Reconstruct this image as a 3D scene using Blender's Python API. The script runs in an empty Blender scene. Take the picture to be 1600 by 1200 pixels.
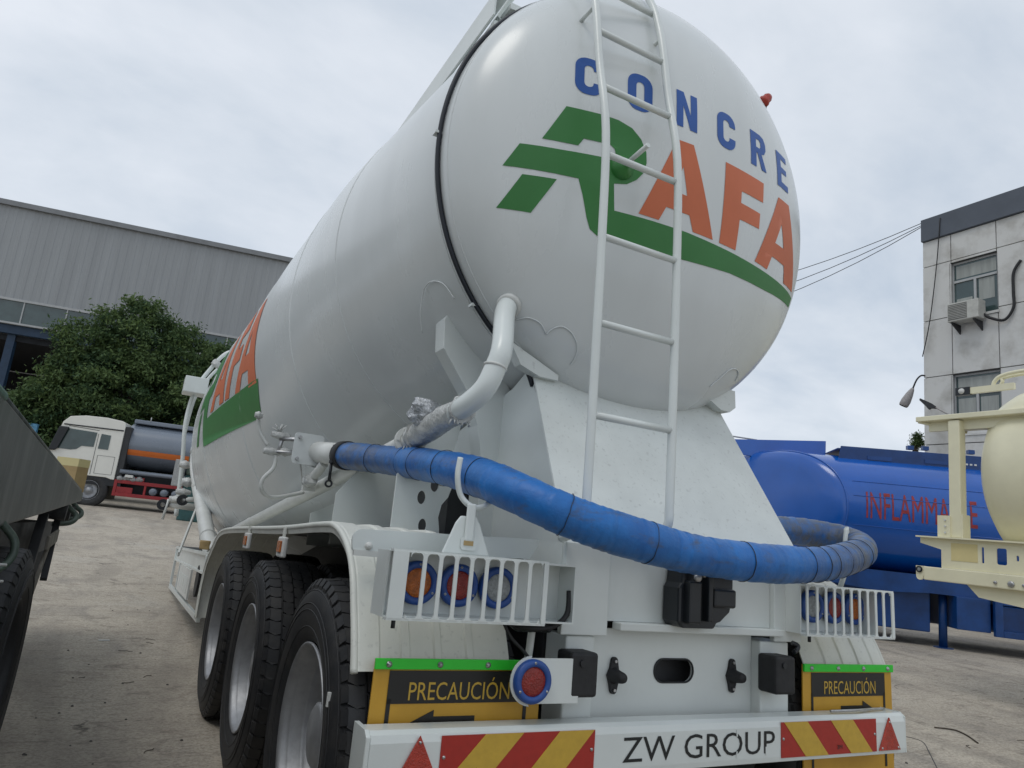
import bpy, bmesh, math, random
from mathutils import Vector, Matrix, noise
from mathutils.geometry import tessellate_polygon
import numpy as np
random.seed(7); rng = np.random.default_rng(7)
PI = math.pi
S = bpy.context.scene
COL = S.collection

# ------------------------------------------------------------------ camera
YAW, PIT, ROL = 0.4699, 0.2003, 0.1107
cam_d = bpy.data.cameras.new('camera'); cam = bpy.data.objects.new('camera', cam_d); COL.objects.link(cam)
cam_d.sensor_width = 36.0; cam_d.lens = 1099.9 * 36 / 1600; cam_d.clip_start = .05; cam_d.clip_end = 2000
cam.matrix_world = Matrix.Translation((-2.0115, -2.1243, 1.2652)) @ Matrix.Rotation(-YAW, 4, 'Z') @ Matrix.Rotation(PI/2+PIT, 4, 'X') @ Matrix.Rotation(ROL, 4, 'Z')
S.camera = cam
# ------------------------------------------------------------------ world, sun, exposure
SUN_EL, SUN_AZ = math.radians(62), math.radians(252)      # azimuth from +Y clockwise
W = bpy.data.worlds.new('World'); S.world = W; W.use_nodes = True
nt = W.node_tree; N = nt.nodes; L = nt.links
for n in list(N): N.remove(n)
wo = N.new('ShaderNodeOutputWorld'); bg = N.new('ShaderNodeBackground'); bg.inputs['Strength'].default_value = .1
L.new(bg.outputs[0], wo.inputs[0])
sky = N.new('ShaderNodeTexSky'); sky.sky_type = 'NISHITA'; sky.sun_disc = False
sky.sun_elevation = SUN_EL; sky.sun_rotation = SUN_AZ
tc = N.new('ShaderNodeTexCoord')
sep = N.new('ShaderNodeSeparateXYZ'); L.new(tc.outputs['Generated'], sep.inputs[0])
def wm(op, a, b=None, c=None, cl=False):
    n = N.new('ShaderNodeMath'); n.operation = op; n.use_clamp = cl
    for i, v in enumerate((a, b, c)):
        if v is None: continue
        if hasattr(v, 'is_output'): L.new(v, n.inputs[i])
        else: n.inputs[i].default_value = v
    return n.outputs[0]
zz = wm('ADD', wm('ABSOLUTE', sep.outputs[2]), .35)
cv = N.new('ShaderNodeCombineXYZ')
L.new(wm('DIVIDE', sep.outputs[0], zz), cv.inputs[0]); L.new(wm('DIVIDE', sep.outputs[1], zz), cv.inputs[1])
def cloudnoise(scale, det, off):
    mp = N.new('ShaderNodeMapping'); mp.inputs['Location'].default_value = off; L.new(cv.outputs[0], mp.inputs[0])
    mp.inputs['Scale'].default_value = (1, 1.5, 1)
    n = N.new('ShaderNodeTexNoise'); n.inputs['Scale'].default_value = scale; n.inputs['Detail'].default_value = det
    n.inputs['Roughness'].default_value = .55; n.inputs['Distortion'].default_value = .3
    L.new(mp.outputs[0], n.inputs['Vector']); return n.outputs[0]
c1 = cloudnoise(1.3, 6, (3.1, 1.7, 0)); c2 = cloudnoise(3.2, 7, (7.3, 2.2, 1))
cs = wm('ADD', wm('MULTIPLY', c1, .65), wm('MULTIPLY', c2, .35))
ramp = N.new('ShaderNodeValToRGB'); L.new(cs, ramp.inputs[0])
e = ramp.color_ramp.elements
e[0].position = .36; e[0].color = (5.2, 5.9, 6.8, 1)
e[1].position = .61; e[1].color = (7.6, 8.0, 8.6, 1)
m = e.new(.47); m.color = (6.4, 6.95, 7.65, 1)
mx = N.new('ShaderNodeMix'); mx.data_type = 'RGBA'; mx.inputs[0].default_value = .90
L.new(sky.outputs[0], mx.inputs[6]); L.new(ramp.outputs[0], mx.inputs[7])
L.new(mx.outputs[2], bg.inputs[0])
sd = bpy.data.lights.new('sun', 'SUN'); sd.energy = .6; sd.angle = math.radians(22); sd.color = (1, .965, .9)
sun = bpy.data.objects.new('sun', sd); COL.objects.link(sun)
sdir = Vector((math.sin(SUN_AZ)*math.cos(SUN_EL), math.cos(SUN_AZ)*math.cos(SUN_EL), math.sin(SUN_EL)))
sun.rotation_euler = sdir.to_track_quat('Z', 'Y').to_euler()
S.view_settings.view_transform = 'Standard'; S.view_settings.look = 'None'
S.view_settings.exposure = .16; S.view_settings.gamma = 1; S.view_settings.use_curve_mapping = False

# ------------------------------------------------------------------ materials
def mat(name, col, rough=.5, metal=0, var=.12, vscale=4, bump=0, bscale=60, col2=None, streak=False, spec=None, coat=0, vlo=.35, vhi=.7, coord='Object', speck=0):
    m = bpy.data.materials.new(name); m.use_nodes = True; n = m.node_tree.nodes; l = m.node_tree.links
    b = n['Principled BSDF']; b.inputs['Roughness'].default_value = rough; b.inputs['Metallic'].default_value = metal
    if spec is not None: b.inputs['Specular IOR Level'].default_value = spec
    if coat: b.inputs['Coat Weight'].default_value = coat; b.inputs['Coat Roughness'].default_value = .15
    t = n.new('ShaderNodeTexCoord'); mp = n.new('ShaderNodeMapping'); l.new(t.outputs[coord], mp.inputs[0])
    if streak: mp.inputs['Scale'].default_value = (1, 1, .12) if streak is True else streak
    nz = n.new('ShaderNodeTexNoise'); nz.inputs['Scale'].default_value = vscale; nz.inputs['Detail'].default_value = 7; nz.inputs['Roughness'].default_value = .6
    l.new(mp.outputs[0], nz.inputs['Vector'])
    r = n.new('ShaderNodeMapRange'); r.inputs[1].default_value = vlo; r.inputs[2].default_value = vhi; l.new(nz.outputs[0], r.inputs[0])
    mxx = n.new('ShaderNodeMix'); mxx.data_type = 'RGBA'; l.new(r.outputs[0], mxx.inputs[0])
    c2 = col2 or tuple(c*(1-var) for c in col)
    mxx.inputs[6].default_value = (*col, 1); mxx.inputs[7].default_value = (*c2, 1)
    out = mxx.outputs[2]
    if speck:
        sn = n.new('ShaderNodeTexNoise'); sn.inputs['Scale'].default_value = 55; sn.inputs['Detail'].default_value = 3
        l.new(t.outputs[coord], sn.inputs['Vector'])
        sr = n.new('ShaderNodeMapRange'); sr.inputs[1].default_value = .60; sr.inputs[2].default_value = .72; l.new(sn.outputs[0], sr.inputs[0])
        sm = n.new('ShaderNodeMath'); sm.operation = 'MULTIPLY'; sm.inputs[1].default_value = speck; l.new(sr.outputs[0], sm.inputs[0])
        m2 = n.new('ShaderNodeMix'); m2.data_type = 'RGBA'; l.new(sm.outputs[0], m2.inputs[0]); l.new(out, m2.inputs[6]); m2.inputs[7].default_value = (.30, .31, .29, 1)
        out = m2.outputs[2]
    l.new(out, b.inputs['Base Color'])
    rr = n.new('ShaderNodeMapRange'); rr.inputs[3].default_value = max(.03, rough-.07); rr.inputs[4].default_value = min(1, rough+.1); l.new(nz.outputs[0], rr.inputs[0]); l.new(rr.outputs[0], b.inputs['Roughness'])
    if bump:
        bz = n.new('ShaderNodeTexNoise'); bz.inputs['Scale'].default_value = bscale; bz.inputs['Detail'].default_value = 4; l.new(mp.outputs[0], bz.inputs['Vector'])
        bp = n.new('ShaderNodeBump'); bp.inputs['Strength'].default_value = bump; bp.inputs['Distance'].default_value = .01; l.new(bz.outputs[0], bp.inputs['Height']); l.new(bp.outputs[0], b.inputs['Normal'])
    return m
M = dict(
 white=mat('white_paint', (.68, .72, .70), .33, var=.10, vscale=2.2, bump=.04, bscale=25, coat=.25),
 tank=mat('white_tank_paint', (.66, .69, .685), .27, var=.11, vscale=1.6, streak=(1, 1, .25), bump=.045, bscale=2.2, coat=.2),
 dusty=mat('dusty_white_paint', (.68, .715, .69), .5, var=.14, vscale=3.5, bump=.06, bscale=80, speck=.3),
 ivory=mat('ivory_fender', (.72, .73, .67), .42, var=.16, vscale=5, streak=True, bump=.05, bscale=40, speck=.25),
 pipe=mat('pipe_paint', (.66, .67, .64), .38, var=.14, vscale=7, bump=.06, bscale=50),
 plastic_wrap=mat('plastic_wrap', (.60, .61, .59), .25, var=.35, vscale=22, bump=.9, bscale=45),
 foil=mat('foil_wrap', (.62, .64, .66), .3, metal=.7, var=.5, vscale=70, bump=1, bscale=110),
 green=mat('green_vinyl', (.030, .19, .036), .45, var=.12, vscale=3),
 orange=mat('orange_vinyl', (.60, .145, .05), .48, var=.12, vscale=3),
 blue=mat('blue_vinyl', (.014, .09, .36), .45, var=.15, vscale=3),
 gasket=mat('black_rubber_strip', (.012, .016, .025), .45, var=.3),
 rubber=mat('black_rubber', (.018, .019, .021), .62, var=.45, vscale=12, bump=.1, bscale=80),
 tyre=mat('tyre_rubber', (.019, .020, .022), .58, var=.45, vscale=10, col2=(.045, .043, .04), bump=.08, bscale=90, vlo=.45, vhi=.8),
 rim=mat('brushed_steel_rim', (.40, .41, .425), .50, metal=.6, var=.25, vscale=14, bump=.05, bscale=60),
 steel=mat('zinc_steel', (.5, .5, .5), .35, metal=.8, var=.3, vscale=30),
 black=mat('black_plastic', (.010, .013, .017), .35, var=.3, vscale=9, bump=.05),
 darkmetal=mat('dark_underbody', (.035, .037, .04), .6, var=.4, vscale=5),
 lampblue=mat('blue_lamp_ring', (.018, .075, .30), .4, var=.2, vscale=20),
 amber=mat('amber_lens', (.50, .13, .015), .22, var=.45, vscale=60, bump=.5, bscale=160),
 red=mat('red_lens', (.30, .025, .018), .22, var=.4, vscale=60, bump=.5, bscale=160),
 clear=mat('clear_lens', (.34, .36, .36), .18, var=.4, vscale=70, bump=.5, bscale=160),
 yellow=mat('yellow_flap', (.60, .33, .03), .45, var=.14, vscale=6, bump=.05),
 flapblack=mat('black_print', (.013, .013, .012), .4, var=.3),
 limegreen=mat('lime_green_strip', (.03, .62, .035), .4, var=.12, vscale=10),
 boardred=mat('reflective_red', (.38, .022, .014), .35, var=.12, vscale=40),
 boardyellow=mat('reflective_yellow', (.56, .36, .045), .35, var=.12, vscale=40),
 trired=mat('red_reflector', (.45, .045, .025), .25, var=.3, vscale=50, bump=.4, bscale=200),
 ink=mat('black_letters', (.008, .010, .010), .5, var=.2),
 cream=mat('cream_paint', (.80, .76, .55), .42, var=.10, vscale=3, coat=.15, bump=.03),
 creampad=mat('cream_mask_paper', (.70, .60, .30), .6, var=.1, vscale=5),
 bluepaint=mat('glossy_blue_paint', (.004, .10, .46), .17, var=.2, vscale=1.2, coat=.5, bump=.03, bscale=3),
 bluedark=mat('blue_frame_paint', (.006, .06, .24), .35, var=.4, vscale=3),
 bluerail=mat('blue_rail_paint', (.008, .05, .19), .4, var=.3, vscale=5),
 redspray=mat('red_letters', (.36, .035, .04), .5, var=.5, vscale=10),
 tarp=mat('dark_green_sheet', (.055, .064, .058), .42, var=.5, vscale=3.5, streak=(1, 1, .45), col2=(.21, .215, .20), bump=.2, bscale=12, vlo=.44, vhi=.78),
 greencap=mat('green_paint', (.06, .17, .12), .5, var=.4, vscale=8),
 hookgreen=mat('weathered_green_tube', (.10, .14, .11), .45, var=.5, vscale=14),
 wood=mat('weathered_board', (.28, .26, .22), .8, var=.4, vscale=8, streak=True),
 cab=mat('cab_white', (.74, .73, .67), .35, var=.06, vscale=3, coat=.3),
 glass=mat('dark_window_glass', (.05, .085, .085), .08, var=.4, vscale=2, spec=.8),
 tankgrey=mat('grey_tank_paint', (.17, .20, .245), .25, var=.12, vscale=1, coat=.4),
 bandorange=mat('orange_band', (.70, .17, .03), .4, var=.1),
 redframe=mat('red_frame_paint', (.33, .02, .025), .45, var=.3, vscale=6),
 carton=mat('cardboard', (.45, .32, .15), .8, var=.15, vscale=10),
 bag=mat('grey_plastic_bag', (.35, .36, .36), .5, var=.4, vscale=20, bump=.8, bscale=40),
 teal=mat('dark_teal_sheet', (.02, .085, .085), .5, var=.5, vscale=6, bump=.5, bscale=20),
 cladding=mat('grey_cladding', (.31, .325, .335), .55, var=.2, vscale=1.6, streak=(1, 1, .06), vlo=.3, vhi=.8),
 trim=mat('grey_trim', (.22, .23, .24), .5, var=.2, vscale=2),
 bluebeam=mat('blue_beam', (.012, .04, .085), .5, var=.3),
 interior=mat('dark_interior', (.012, .014, .018), .8, var=.4),
 concretewall=mat('stained_wall_panel', (.60, .60, .58), .85, var=.3, vscale=1.1, bump=.15, bscale=30, col2=(.30, .285, .25), vlo=.48, vhi=.78, coord='Object'),
 joint=mat('wall_joint', (.09, .09, .09), .9, var=.3),
 parapet=mat('slate_parapet', (.085, .10, .125), .6, var=.15, vscale=2),
 frame=mat('window_frame', (.42, .43, .43), .4, var=.15),
 curtain=mat('pale_curtain', (.36, .38, .36), .8, var=.3, vscale=3, streak=(3, 3, .3)),
 acwhite=mat('ac_casing', (.50, .50, .46), .5, var=.25, vscale=8),
 acdark=mat('ac_grille', (.16, .16, .15), .6, var=.3),
 lampgrey=mat('lamp_housing', (.40, .38, .37), .5, var=.25, vscale=20),
 wire=mat('black_wire', (.02, .02, .022), .6),
 bark=mat('bark', (.09, .075, .055), .9, var=.4, vscale=10, bump=.6),
 twig=mat('dry_twig', (.07, .055, .04), .9, var=.3), paper=mat('litter_white', (.65, .65, .62), .7, var=.1),
 stone=mat('small_stone', (.12, .11, .10), .9, var=.4, vscale=30),
)
def leafmat():
    m = bpy.data.materials.new('tree_leaf'); m.use_nodes = True; n = m.node_tree.nodes; l = m.node_tree.links
    b = n['Principled BSDF']; b.inputs['Roughness'].default_value = .65; b.inputs['Specular IOR Level'].default_value = .25
    a = n.new('ShaderNodeAttribute'); a.attribute_name = 'tint'
    r = n.new('ShaderNodeValToRGB'); l.new(a.outputs['Fac'], r.inputs[0])
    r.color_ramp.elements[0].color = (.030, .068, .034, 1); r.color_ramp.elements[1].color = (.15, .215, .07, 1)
    l.new(r.outputs[0], b.inputs['Base Color'])
    t = n.new('ShaderNodeBsdfTranslucent'); l.new(r.outputs[0], t.inputs[0])
    mx = n.new('ShaderNodeMixShader'); mx.inputs[0].default_value = .25; l.new(b.outputs[0], mx.inputs[1]); l.new(t.outputs[0], mx.inputs[2]); l.new(mx.outputs[0], n['Material Output'].inputs[0])
    return m
M['leaf'] = leafmat()
def hosemat():
    m = bpy.data.materials.new('blue_wrapped_hose'); m.use_nodes = True; n = m.node_tree.nodes; l = m.node_tree.links
    b = n['Principled BSDF']; b.inputs['Roughness'].default_value = .42
    t = n.new('ShaderNodeTexCoord')
    def nz(s, d, sc=(1, 1, 1)):
        mp = n.new('ShaderNodeMapping'); mp.inputs['Scale'].default_value = sc; l.new(t.outputs['Object'], mp.inputs[0])
        x = n.new('ShaderNodeTexNoise'); x.inputs['Scale'].default_value = s; x.inputs['Detail'].default_value = d; x.inputs['Roughness'].default_value = .65; l.new(mp.outputs[0], x.inputs['Vector']); return x.outputs[0]
    def rg(x, a, b_):
        r = n.new('ShaderNodeMapRange'); r.inputs[1].default_value = a; r.inputs[2].default_value = b_; l.new(x, r.inputs[0]); return r.outputs[0]
    def mixc(f, a, c):
        mx = n.new('ShaderNodeMix'); mx.data_type = 'RGBA'; l.new(f, mx.inputs[0])
        if isinstance(a, tuple): mx.inputs[6].default_value = a
        else: l.new(a, mx.inputs[6])
        mx.inputs[7].default_value = c; return mx.outputs[2]
    c = mixc(rg(nz(5, 5), .35, .65), (.004, .10, .35, 1), (.011, .16, .49, 1))
    c = mixc(rg(nz(9, 8, (1, 1, 2.5)), .54, .72), c, (.05, .085, .17, 1))
    ab = n.new('ShaderNodeAttribute'); ab.attribute_name = 'band'; hv = n.new('ShaderNodeHueSaturation'); l.new(c, hv.inputs['Color']); l.new(rg(ab.outputs['Fac'], 0, 1), hv.inputs['Value'])
    hv.inputs['Value'].links[0].from_node.inputs[3].default_value = .90; hv.inputs['Value'].links[0].from_node.inputs[4].default_value = 1.08; c = hv.outputs[0]
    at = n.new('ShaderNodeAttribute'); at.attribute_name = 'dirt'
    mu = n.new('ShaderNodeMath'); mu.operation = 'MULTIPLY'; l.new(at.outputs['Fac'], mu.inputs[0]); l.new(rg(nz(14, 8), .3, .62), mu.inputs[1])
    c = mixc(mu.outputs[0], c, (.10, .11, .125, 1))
    l.new(c, b.inputs['Base Color'])
    bp = n.new('ShaderNodeBump'); bp.inputs['Strength'].default_value = .35; bp.inputs['Distance'].default_value = .01; l.new(nz(38, 6, (1, 1, 1)), bp.inputs['Height']); l.new(bp.outputs[0], b.inputs['Normal'])
    return m
M['hose'] = hosemat()
def groundmat():
    m = bpy.data.materials.new('worn_concrete_yard'); m.use_nodes = True; n = m.node_tree.nodes; l = m.node_tree.links
    b = n['Principled BSDF']; b.inputs['Roughness'].default_value = .9; b.inputs['Specular IOR Level'].default_value = .25
    t = n.new('ShaderNodeTexCoord')
    def nz(s, d, sc=(1, 1, 1), dist=0, ro=.6):
        mp = n.new('ShaderNodeMapping'); mp.inputs['Scale'].default_value = sc; l.new(t.outputs['Object'], mp.inputs[0])
        x = n.new('ShaderNodeTexNoise'); x.inputs['Scale'].default_value = s; x.inputs['Detail'].default_value = d; x.inputs['Roughness'].default_value = ro; x.inputs['Distortion'].default_value = dist; l.new(mp.outputs[0], x.inputs['Vector']); return x.outputs[0]
    def rg(x, a, b_, c=0, d=1):
        r = n.new('ShaderNodeMapRange'); r.inputs[1].default_value = a; r.inputs[2].default_value = b_; r.inputs[3].default_value = c; r.inputs[4].default_value = d; l.new(x, r.inputs[0]); return r.outputs[0]
    def mixc(f, a, c):
        mx = n.new('ShaderNodeMix'); mx.data_type = 'RGBA'; l.new(f, mx.inputs[0])
        if isinstance(a, tuple): mx.inputs[6].default_value = a
        else: l.new(a, mx.inputs[6])
        if isinstance(c, tuple): mx.inputs[7].default_value = c
        else: l.new(c, mx.inputs[7])
        return mx.outputs[2]
    c = mixc(rg(nz(.9, 8), .35, .65), (.45, .40, .33, 1), (.54, .485, .40, 1))
    c = mixc(rg(nz(1.7, 9, (1, .5, 1), .4), .50, .72), c, (.33, .30, .26, 1))
    c = mixc(rg(nz(4.5, 9, (1, 1, 1), .6, .7), .55, .70, 0, .8), c, (.20, .175, .145, 1))
    c = mixc(rg(nz(7, 9, (.5, 3.5, 1), .5, .75), .54, .68, 0, .7), c, (.16, .14, .115, 1))
    c = mixc(rg(nz(2.6, 7, (1, 1, 1), 1.2, .6), .58, .70, 0, .55), c, (.29, .245, .20, 1))
    c = mixc(rg(nz(.45, 5), .56, .68, 0, .6), c, (.45, .42, .37, 1))
    c = mixc(rg(nz(45, 6, ro=.75), .34, .56, .6, 0), c, (.12, .105, .09, 1))
    c = mixc(rg(nz(16, 9, (1, 1, 1), .3, .8), .56, .70, 0, .6), c, (.17, .15, .125, 1))
    c = mixc(rg(nz(1.1, 3, (1.8, .28, 1), .2, .5), .54, .66, 0, .35), c, (.20, .18, .155, 1))
    vo = n.new('ShaderNodeTexVoronoi'); vo.feature = 'DISTANCE_TO_EDGE'; vo.inputs['Scale'].default_value = .55
    ds = n.new('ShaderNodeVectorMath'); ds.operation = 'ADD'; l.new(t.outputs['Object'], ds.inputs[0])
    nv = n.new('ShaderNodeTexNoise'); nv.inputs['Scale'].default_value = 2.2; nv.inputs['Detail'].default_value = 6; l.new(t.outputs['Object'], nv.inputs['Vector'])
    sc = n.new('ShaderNodeVectorMath'); sc.operation = 'SCALE'; sc.inputs['Scale'].default_value = 1.1; l.new(nv.outputs['Color'], sc.inputs[0]); l.new(sc.outputs[0], ds.inputs[1])
    l.new(ds.outputs[0], vo.inputs['Vector'])
    ck = n.new('ShaderNodeMath'); ck.operation = 'MULTIPLY'; l.new(rg(vo.outputs['Distance'], .003, .012, 1, 0), ck.inputs[0]); l.new(rg(nz(.8, 4, (1, 1, 1)), .56, .64, 0, .7), ck.inputs[1])
    c = mixc(ck.outputs[0], c, (.05, .045, .04, 1))
    l.new(c, b.inputs['Base Color'])
    ad = n.new('ShaderNodeMath'); ad.operation = 'SUBTRACT'; l.new(nz(22, 9, ro=.7), ad.inputs[0]); l.new(ck.outputs[0], ad.inputs[1])
    bp = n.new('ShaderNodeBump'); bp.inputs['Strength'].default_value = .6; bp.inputs['Distance'].default_value = .015; l.new(ad.outputs[0], bp.inputs['Height']); l.new(bp.outputs[0], b.inputs['Normal'])
    return m
M['ground'] = groundmat()

# ------------------------------------------------------------------ mesh helpers
def frame_of(d):
    d = Vector(d).normalized(); u = d.orthogonal().normalized(); return u, d.cross(u).normalized()
class MB:
    def __init__(s): s.v = []; s.f = []; s.sm = []; s.at = []
    def add(s, vs, fs, smooth=False):
        o = len(s.v); s.v += [tuple(p) for p in vs]; s.f += [tuple(i+o for i in f) for f in fs]; s.sm += [smooth]*len(fs); return s
    def box(s, x0, x1, y0, y1, z0, z1, mtx=None):
        vs = [Vector((x, y, z)) for x in (x0, x1) for y in (y0, y1) for z in (z0, z1)]
        if mtx: vs = [mtx @ v for v in vs]
        return s.add(vs, [(0, 1, 3, 2), (4, 6, 7, 5), (0, 4, 5, 1), (2, 3, 7, 6), (0, 2, 6, 4), (1, 5, 7, 3)])
    def tube(s, path, r, n=12, cap=True, closed=False):
        P = [Vector(p) for p in path]; k = len(P)
        R_ = r if isinstance(r, (list, tuple)) else [r]*k
        T = []
        for i in range(k):
            a = P[(i-1) % k] if closed or i else P[0]; b = P[(i+1) % k] if closed or i < k-1 else P[-1]
            T.append((b-a).normalized())
        u = T[0].orthogonal().normalized(); vs = []
        for i in range(k):
            u = (u - T[i]*u.dot(T[i])).normalized(); w = T[i].cross(u)
            vs += [P[i] + R_[i]*(math.cos(2*PI*j/n)*u + math.sin(2*PI*j/n)*w) for j in range(n)]
        fs = []
        for i in range(k if closed else k-1):
            a = i*n; b = ((i+1) % k)*n
            fs += [(a+j, a+(j+1) % n, b+(j+1) % n, b+j) for j in range(n)]
        s.add(vs, fs, True)
        if cap and not closed:
            o = len(s.v)-k*n
            s.f += [tuple(range(o+n-1, o-1, -1)), tuple(range(o+(k-1)*n, o+k*n))]; s.sm += [False, False]
        return s
    def lathe(s, c, axis, prof, n=32, smooth=True):      # prof: (along axis, radius)
        c = Vector(c); ax = Vector(axis).normalized(); u, w = frame_of(ax); vs = []
        for a, r in prof: vs += [c + ax*a + r*(math.cos(2*PI*j/n)*u + math.sin(2*PI*j/n)*w) for j in range(n)]
        fs = []
        for i in range(len(prof)-1):
            fs += [(i*n+j, i*n+(j+1) % n, (i+1)*n+(j+1) % n, (i+1)*n+j) for j in range(n)]
        return s.add(vs, fs, smooth)
    def cyl(s, a, b, r, n=16): return s.tube([a, b], r, n)
    def prism(s, poly, mp, d):            # poly 2D loops (first outer, then holes), mp(x,y)->Vector, d Vector thickness
        loops = poly if isinstance(poly[0][0], (list, tuple)) else [poly]
        flat = [p for l in loops for p in l]; tri = tessellate_polygon([[Vector((p[0], p[1], 0)) for p in l] for l in loops])
        A = [mp(*p) for p in flat]; d = Vector(d); B = [a+d for a in A]; k = len(flat)
        fs = [tuple(t) for t in tri] + [tuple(i+k for i in reversed(t)) for t in tri]; o = 0
        for l in loops:
            q = len(l); fs += [(o+i, o+(i+1) % q, o+(i+1) % q+k, o+i+k) for i in range(q)]; o += q
        return s.add(A+B, fs)
    def build(s, name, m, parent=None, bevel=0, loc=None, rot=None, kind=None, fixn=True):
        me = bpy.data.meshes.new(name); me.from_pydata(s.v, [], s.f)
        me.polygons.foreach_set('use_smooth', s.sm)
        me.materials.append(M[m] if isinstance(m, str) else m)
        if fixn:
            bm = bmesh.new(); bm.from_mesh(me); bmesh.ops.recalc_face_normals(bm, faces=bm.faces); bm.to_mesh(me); bm.free()
        me.update()
        ob = bpy.data.objects.new(name, me); COL.objects.link(ob)
        if parent: ob.parent = parent
        if loc: ob.location = loc
        if rot: ob.rotation_euler = rot
        if bevel:
            bv = ob.modifiers.new('bevel', 'BEVEL'); bv.width = bevel; bv.segments = 2; bv.limit_method = 'ANGLE'; bv.angle_limit = math.radians(40)
        if kind: ob['kind'] = kind
        return ob
def tag(o, label=None, cat=None, group=None, kind=None):
    if label: o['label'] = label
    if cat: o['category'] = cat
    if group: o['group'] = group
    if kind: o['kind'] = kind
    return o
def thing(name, label, cat, loc=(0, 0, 0), rz=0, group=None, tilt=False):
    o = bpy.data.objects.new(name, None); COL.objects.link(o); o.empty_display_size = .3
    o.location = loc
    o.rotation_euler = (0, 0, rz)
    if tilt: o.rotation_euler = TR.to_euler()
    return tag(o, label, cat, group)
# the parked trailer leans slightly nose-down: its own frame
TR = Matrix.Rotation(-.0411, 3, 'X') @ Matrix.Rotation(-.0024, 3, 'Y')
def bez(pts, n=8):                        # Catmull-Rom through pts
    P = [Vector(p) for p in pts]; out = []
    for i in range(len(P)-1):
        a = P[max(i-1, 0)]; b = P[i]; c = P[i+1]; d = P[min(i+2, len(P)-1)]
        for k in range(n):
            t = k/n; out.append(.5*((2*b)+(c-a)*t+(2*a-5*b+4*c-d)*t*t+(3*b-a-3*c+d)*t**3))
    out.append(P[-1]); return out
def dup_tree(o, parent=None):
    c = o.copy(); COL.objects.link(c)
    if parent: c.parent = parent
    for ch in list(o.children): dup_tree(ch, c)
    return c
def xz(y): return lambda a, b: Vector((a, y, b))
def yz(x): return lambda a, b: Vector((x, a, b))
def xy(z): return lambda a, b: Vector((a, b, z))
def rrect(x0, x1, z0, z1, r, n=5):
    out = []
    for cx, cz, a0 in ((x1-r, z1-r, 0), (x0+r, z1-r, 90), (x0+r, z0+r, 180), (x1-r, z0+r, 270)):
        out += [(cx+r*math.cos(math.radians(a0+90*i/n)), cz+r*math.sin(math.radians(a0+90*i/n))) for i in range(n+1)]
    return out
def arc(cx, cz, r, a0, a1, n=10): return [(cx+r*math.cos(math.radians(a0+(a1-a0)*i/n)), cz+r*math.sin(math.radians(a0+(a1-a0)*i/n))) for i in range(n+1)]
def decal(loops, fn, name, m, parent, step=.05, th=.0):
    """flat shape with holes cut on a grid and laid onto the surface fn(x,y)"""
    flat = [Vector((p[0], p[1], 0)) for l in loops for p in l]
    tri = tessellate_polygon([[Vector((p[0], p[1], 0)) for p in l] for l in loops])
    bm = bmesh.new(); vs = [bm.verts.new(v) for v in flat]
    for t in tri:
        try: bm.faces.new([vs[i] for i in t])
        except ValueError: pass
    x0 = min(v.x for v in flat); x1 = max(v.x for v in flat); y0 = min(v.y for v in flat); y1 = max(v.y for v in flat)
    for ax, a, b in ((0, x0, x1), (1, y0, y1)):
        t = math.ceil(a/step)*step
        while t < b:
            co = [0, 0, 0]; no = [0, 0, 0]; co[ax] = t; no[ax] = 1
            bmesh.ops.bisect_plane(bm, geom=bm.verts[:]+bm.edges[:]+bm.faces[:], plane_co=co, plane_no=no); t += step
    for v in bm.verts: v.co = fn(v.co.x, v.co.y)
    bmesh.ops.recalc_face_normals(bm, faces=bm.faces)
    me = bpy.data.meshes.new(name); bm.to_mesh(me); bm.free(); me.materials.append(M[m])
    for p in me.polygons: p.use_smooth = True
    ob = bpy.data.objects.new(name, me); COL.objects.link(ob); ob.parent = parent; return ob
def text_mesh(body, x0, x1, z0, z1, mp, d, name, m, parent, step=None, weight=0, fn=None):
    cu = bpy.data.curves.new('t', 'FONT'); cu.body = body; cu.offset = weight; cu.resolution_u = 3
    o = bpy.data.objects.new('t', cu); COL.objects.link(o)
    dg = bpy.context.evaluated_depsgraph_get(); me = bpy.data.meshes.new_from_object(o.evaluated_get(dg))
    COL.objects.unlink(o); bpy.data.objects.remove(o)
    xs = [v.co.x for v in me.vertices]; ys = [v.co.y for v in me.vertices]
    ax, bx, ay, by = min(xs), max(xs), min(ys), max(ys)
    bm = bmesh.new(); bm.from_mesh(me)
    for v in bm.verts: v.co = Vector((x0+(v.co.x-ax)/(bx-ax)*(x1-x0), z0+(v.co.y-ay)/(by-ay)*(z1-z0), 0))
    if step:
        for k, a, b in ((0, min(x0, x1), max(x0, x1)), (1, z0, z1)):
            t = a+step/2
            while t < b:
                co = [0, 0, 0]; no = [0, 0, 0]; co[k] = t; no[k] = 1
                bmesh.ops.bisect_plane(bm, geom=bm.verts[:]+bm.edges[:]+bm.faces[:], plane_co=co, plane_no=no); t += step
    for v in bm.verts: v.co = (fn or mp)(v.co.x, v.co.y)
    me2 = bpy.data.meshes.new(name); bm.to_mesh(me2); bm.free(); me2.materials.append(M[m])
    ob = bpy.data.objects.new(name, me2); COL.objects.link(ob); ob.parent = parent; return ob

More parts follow.
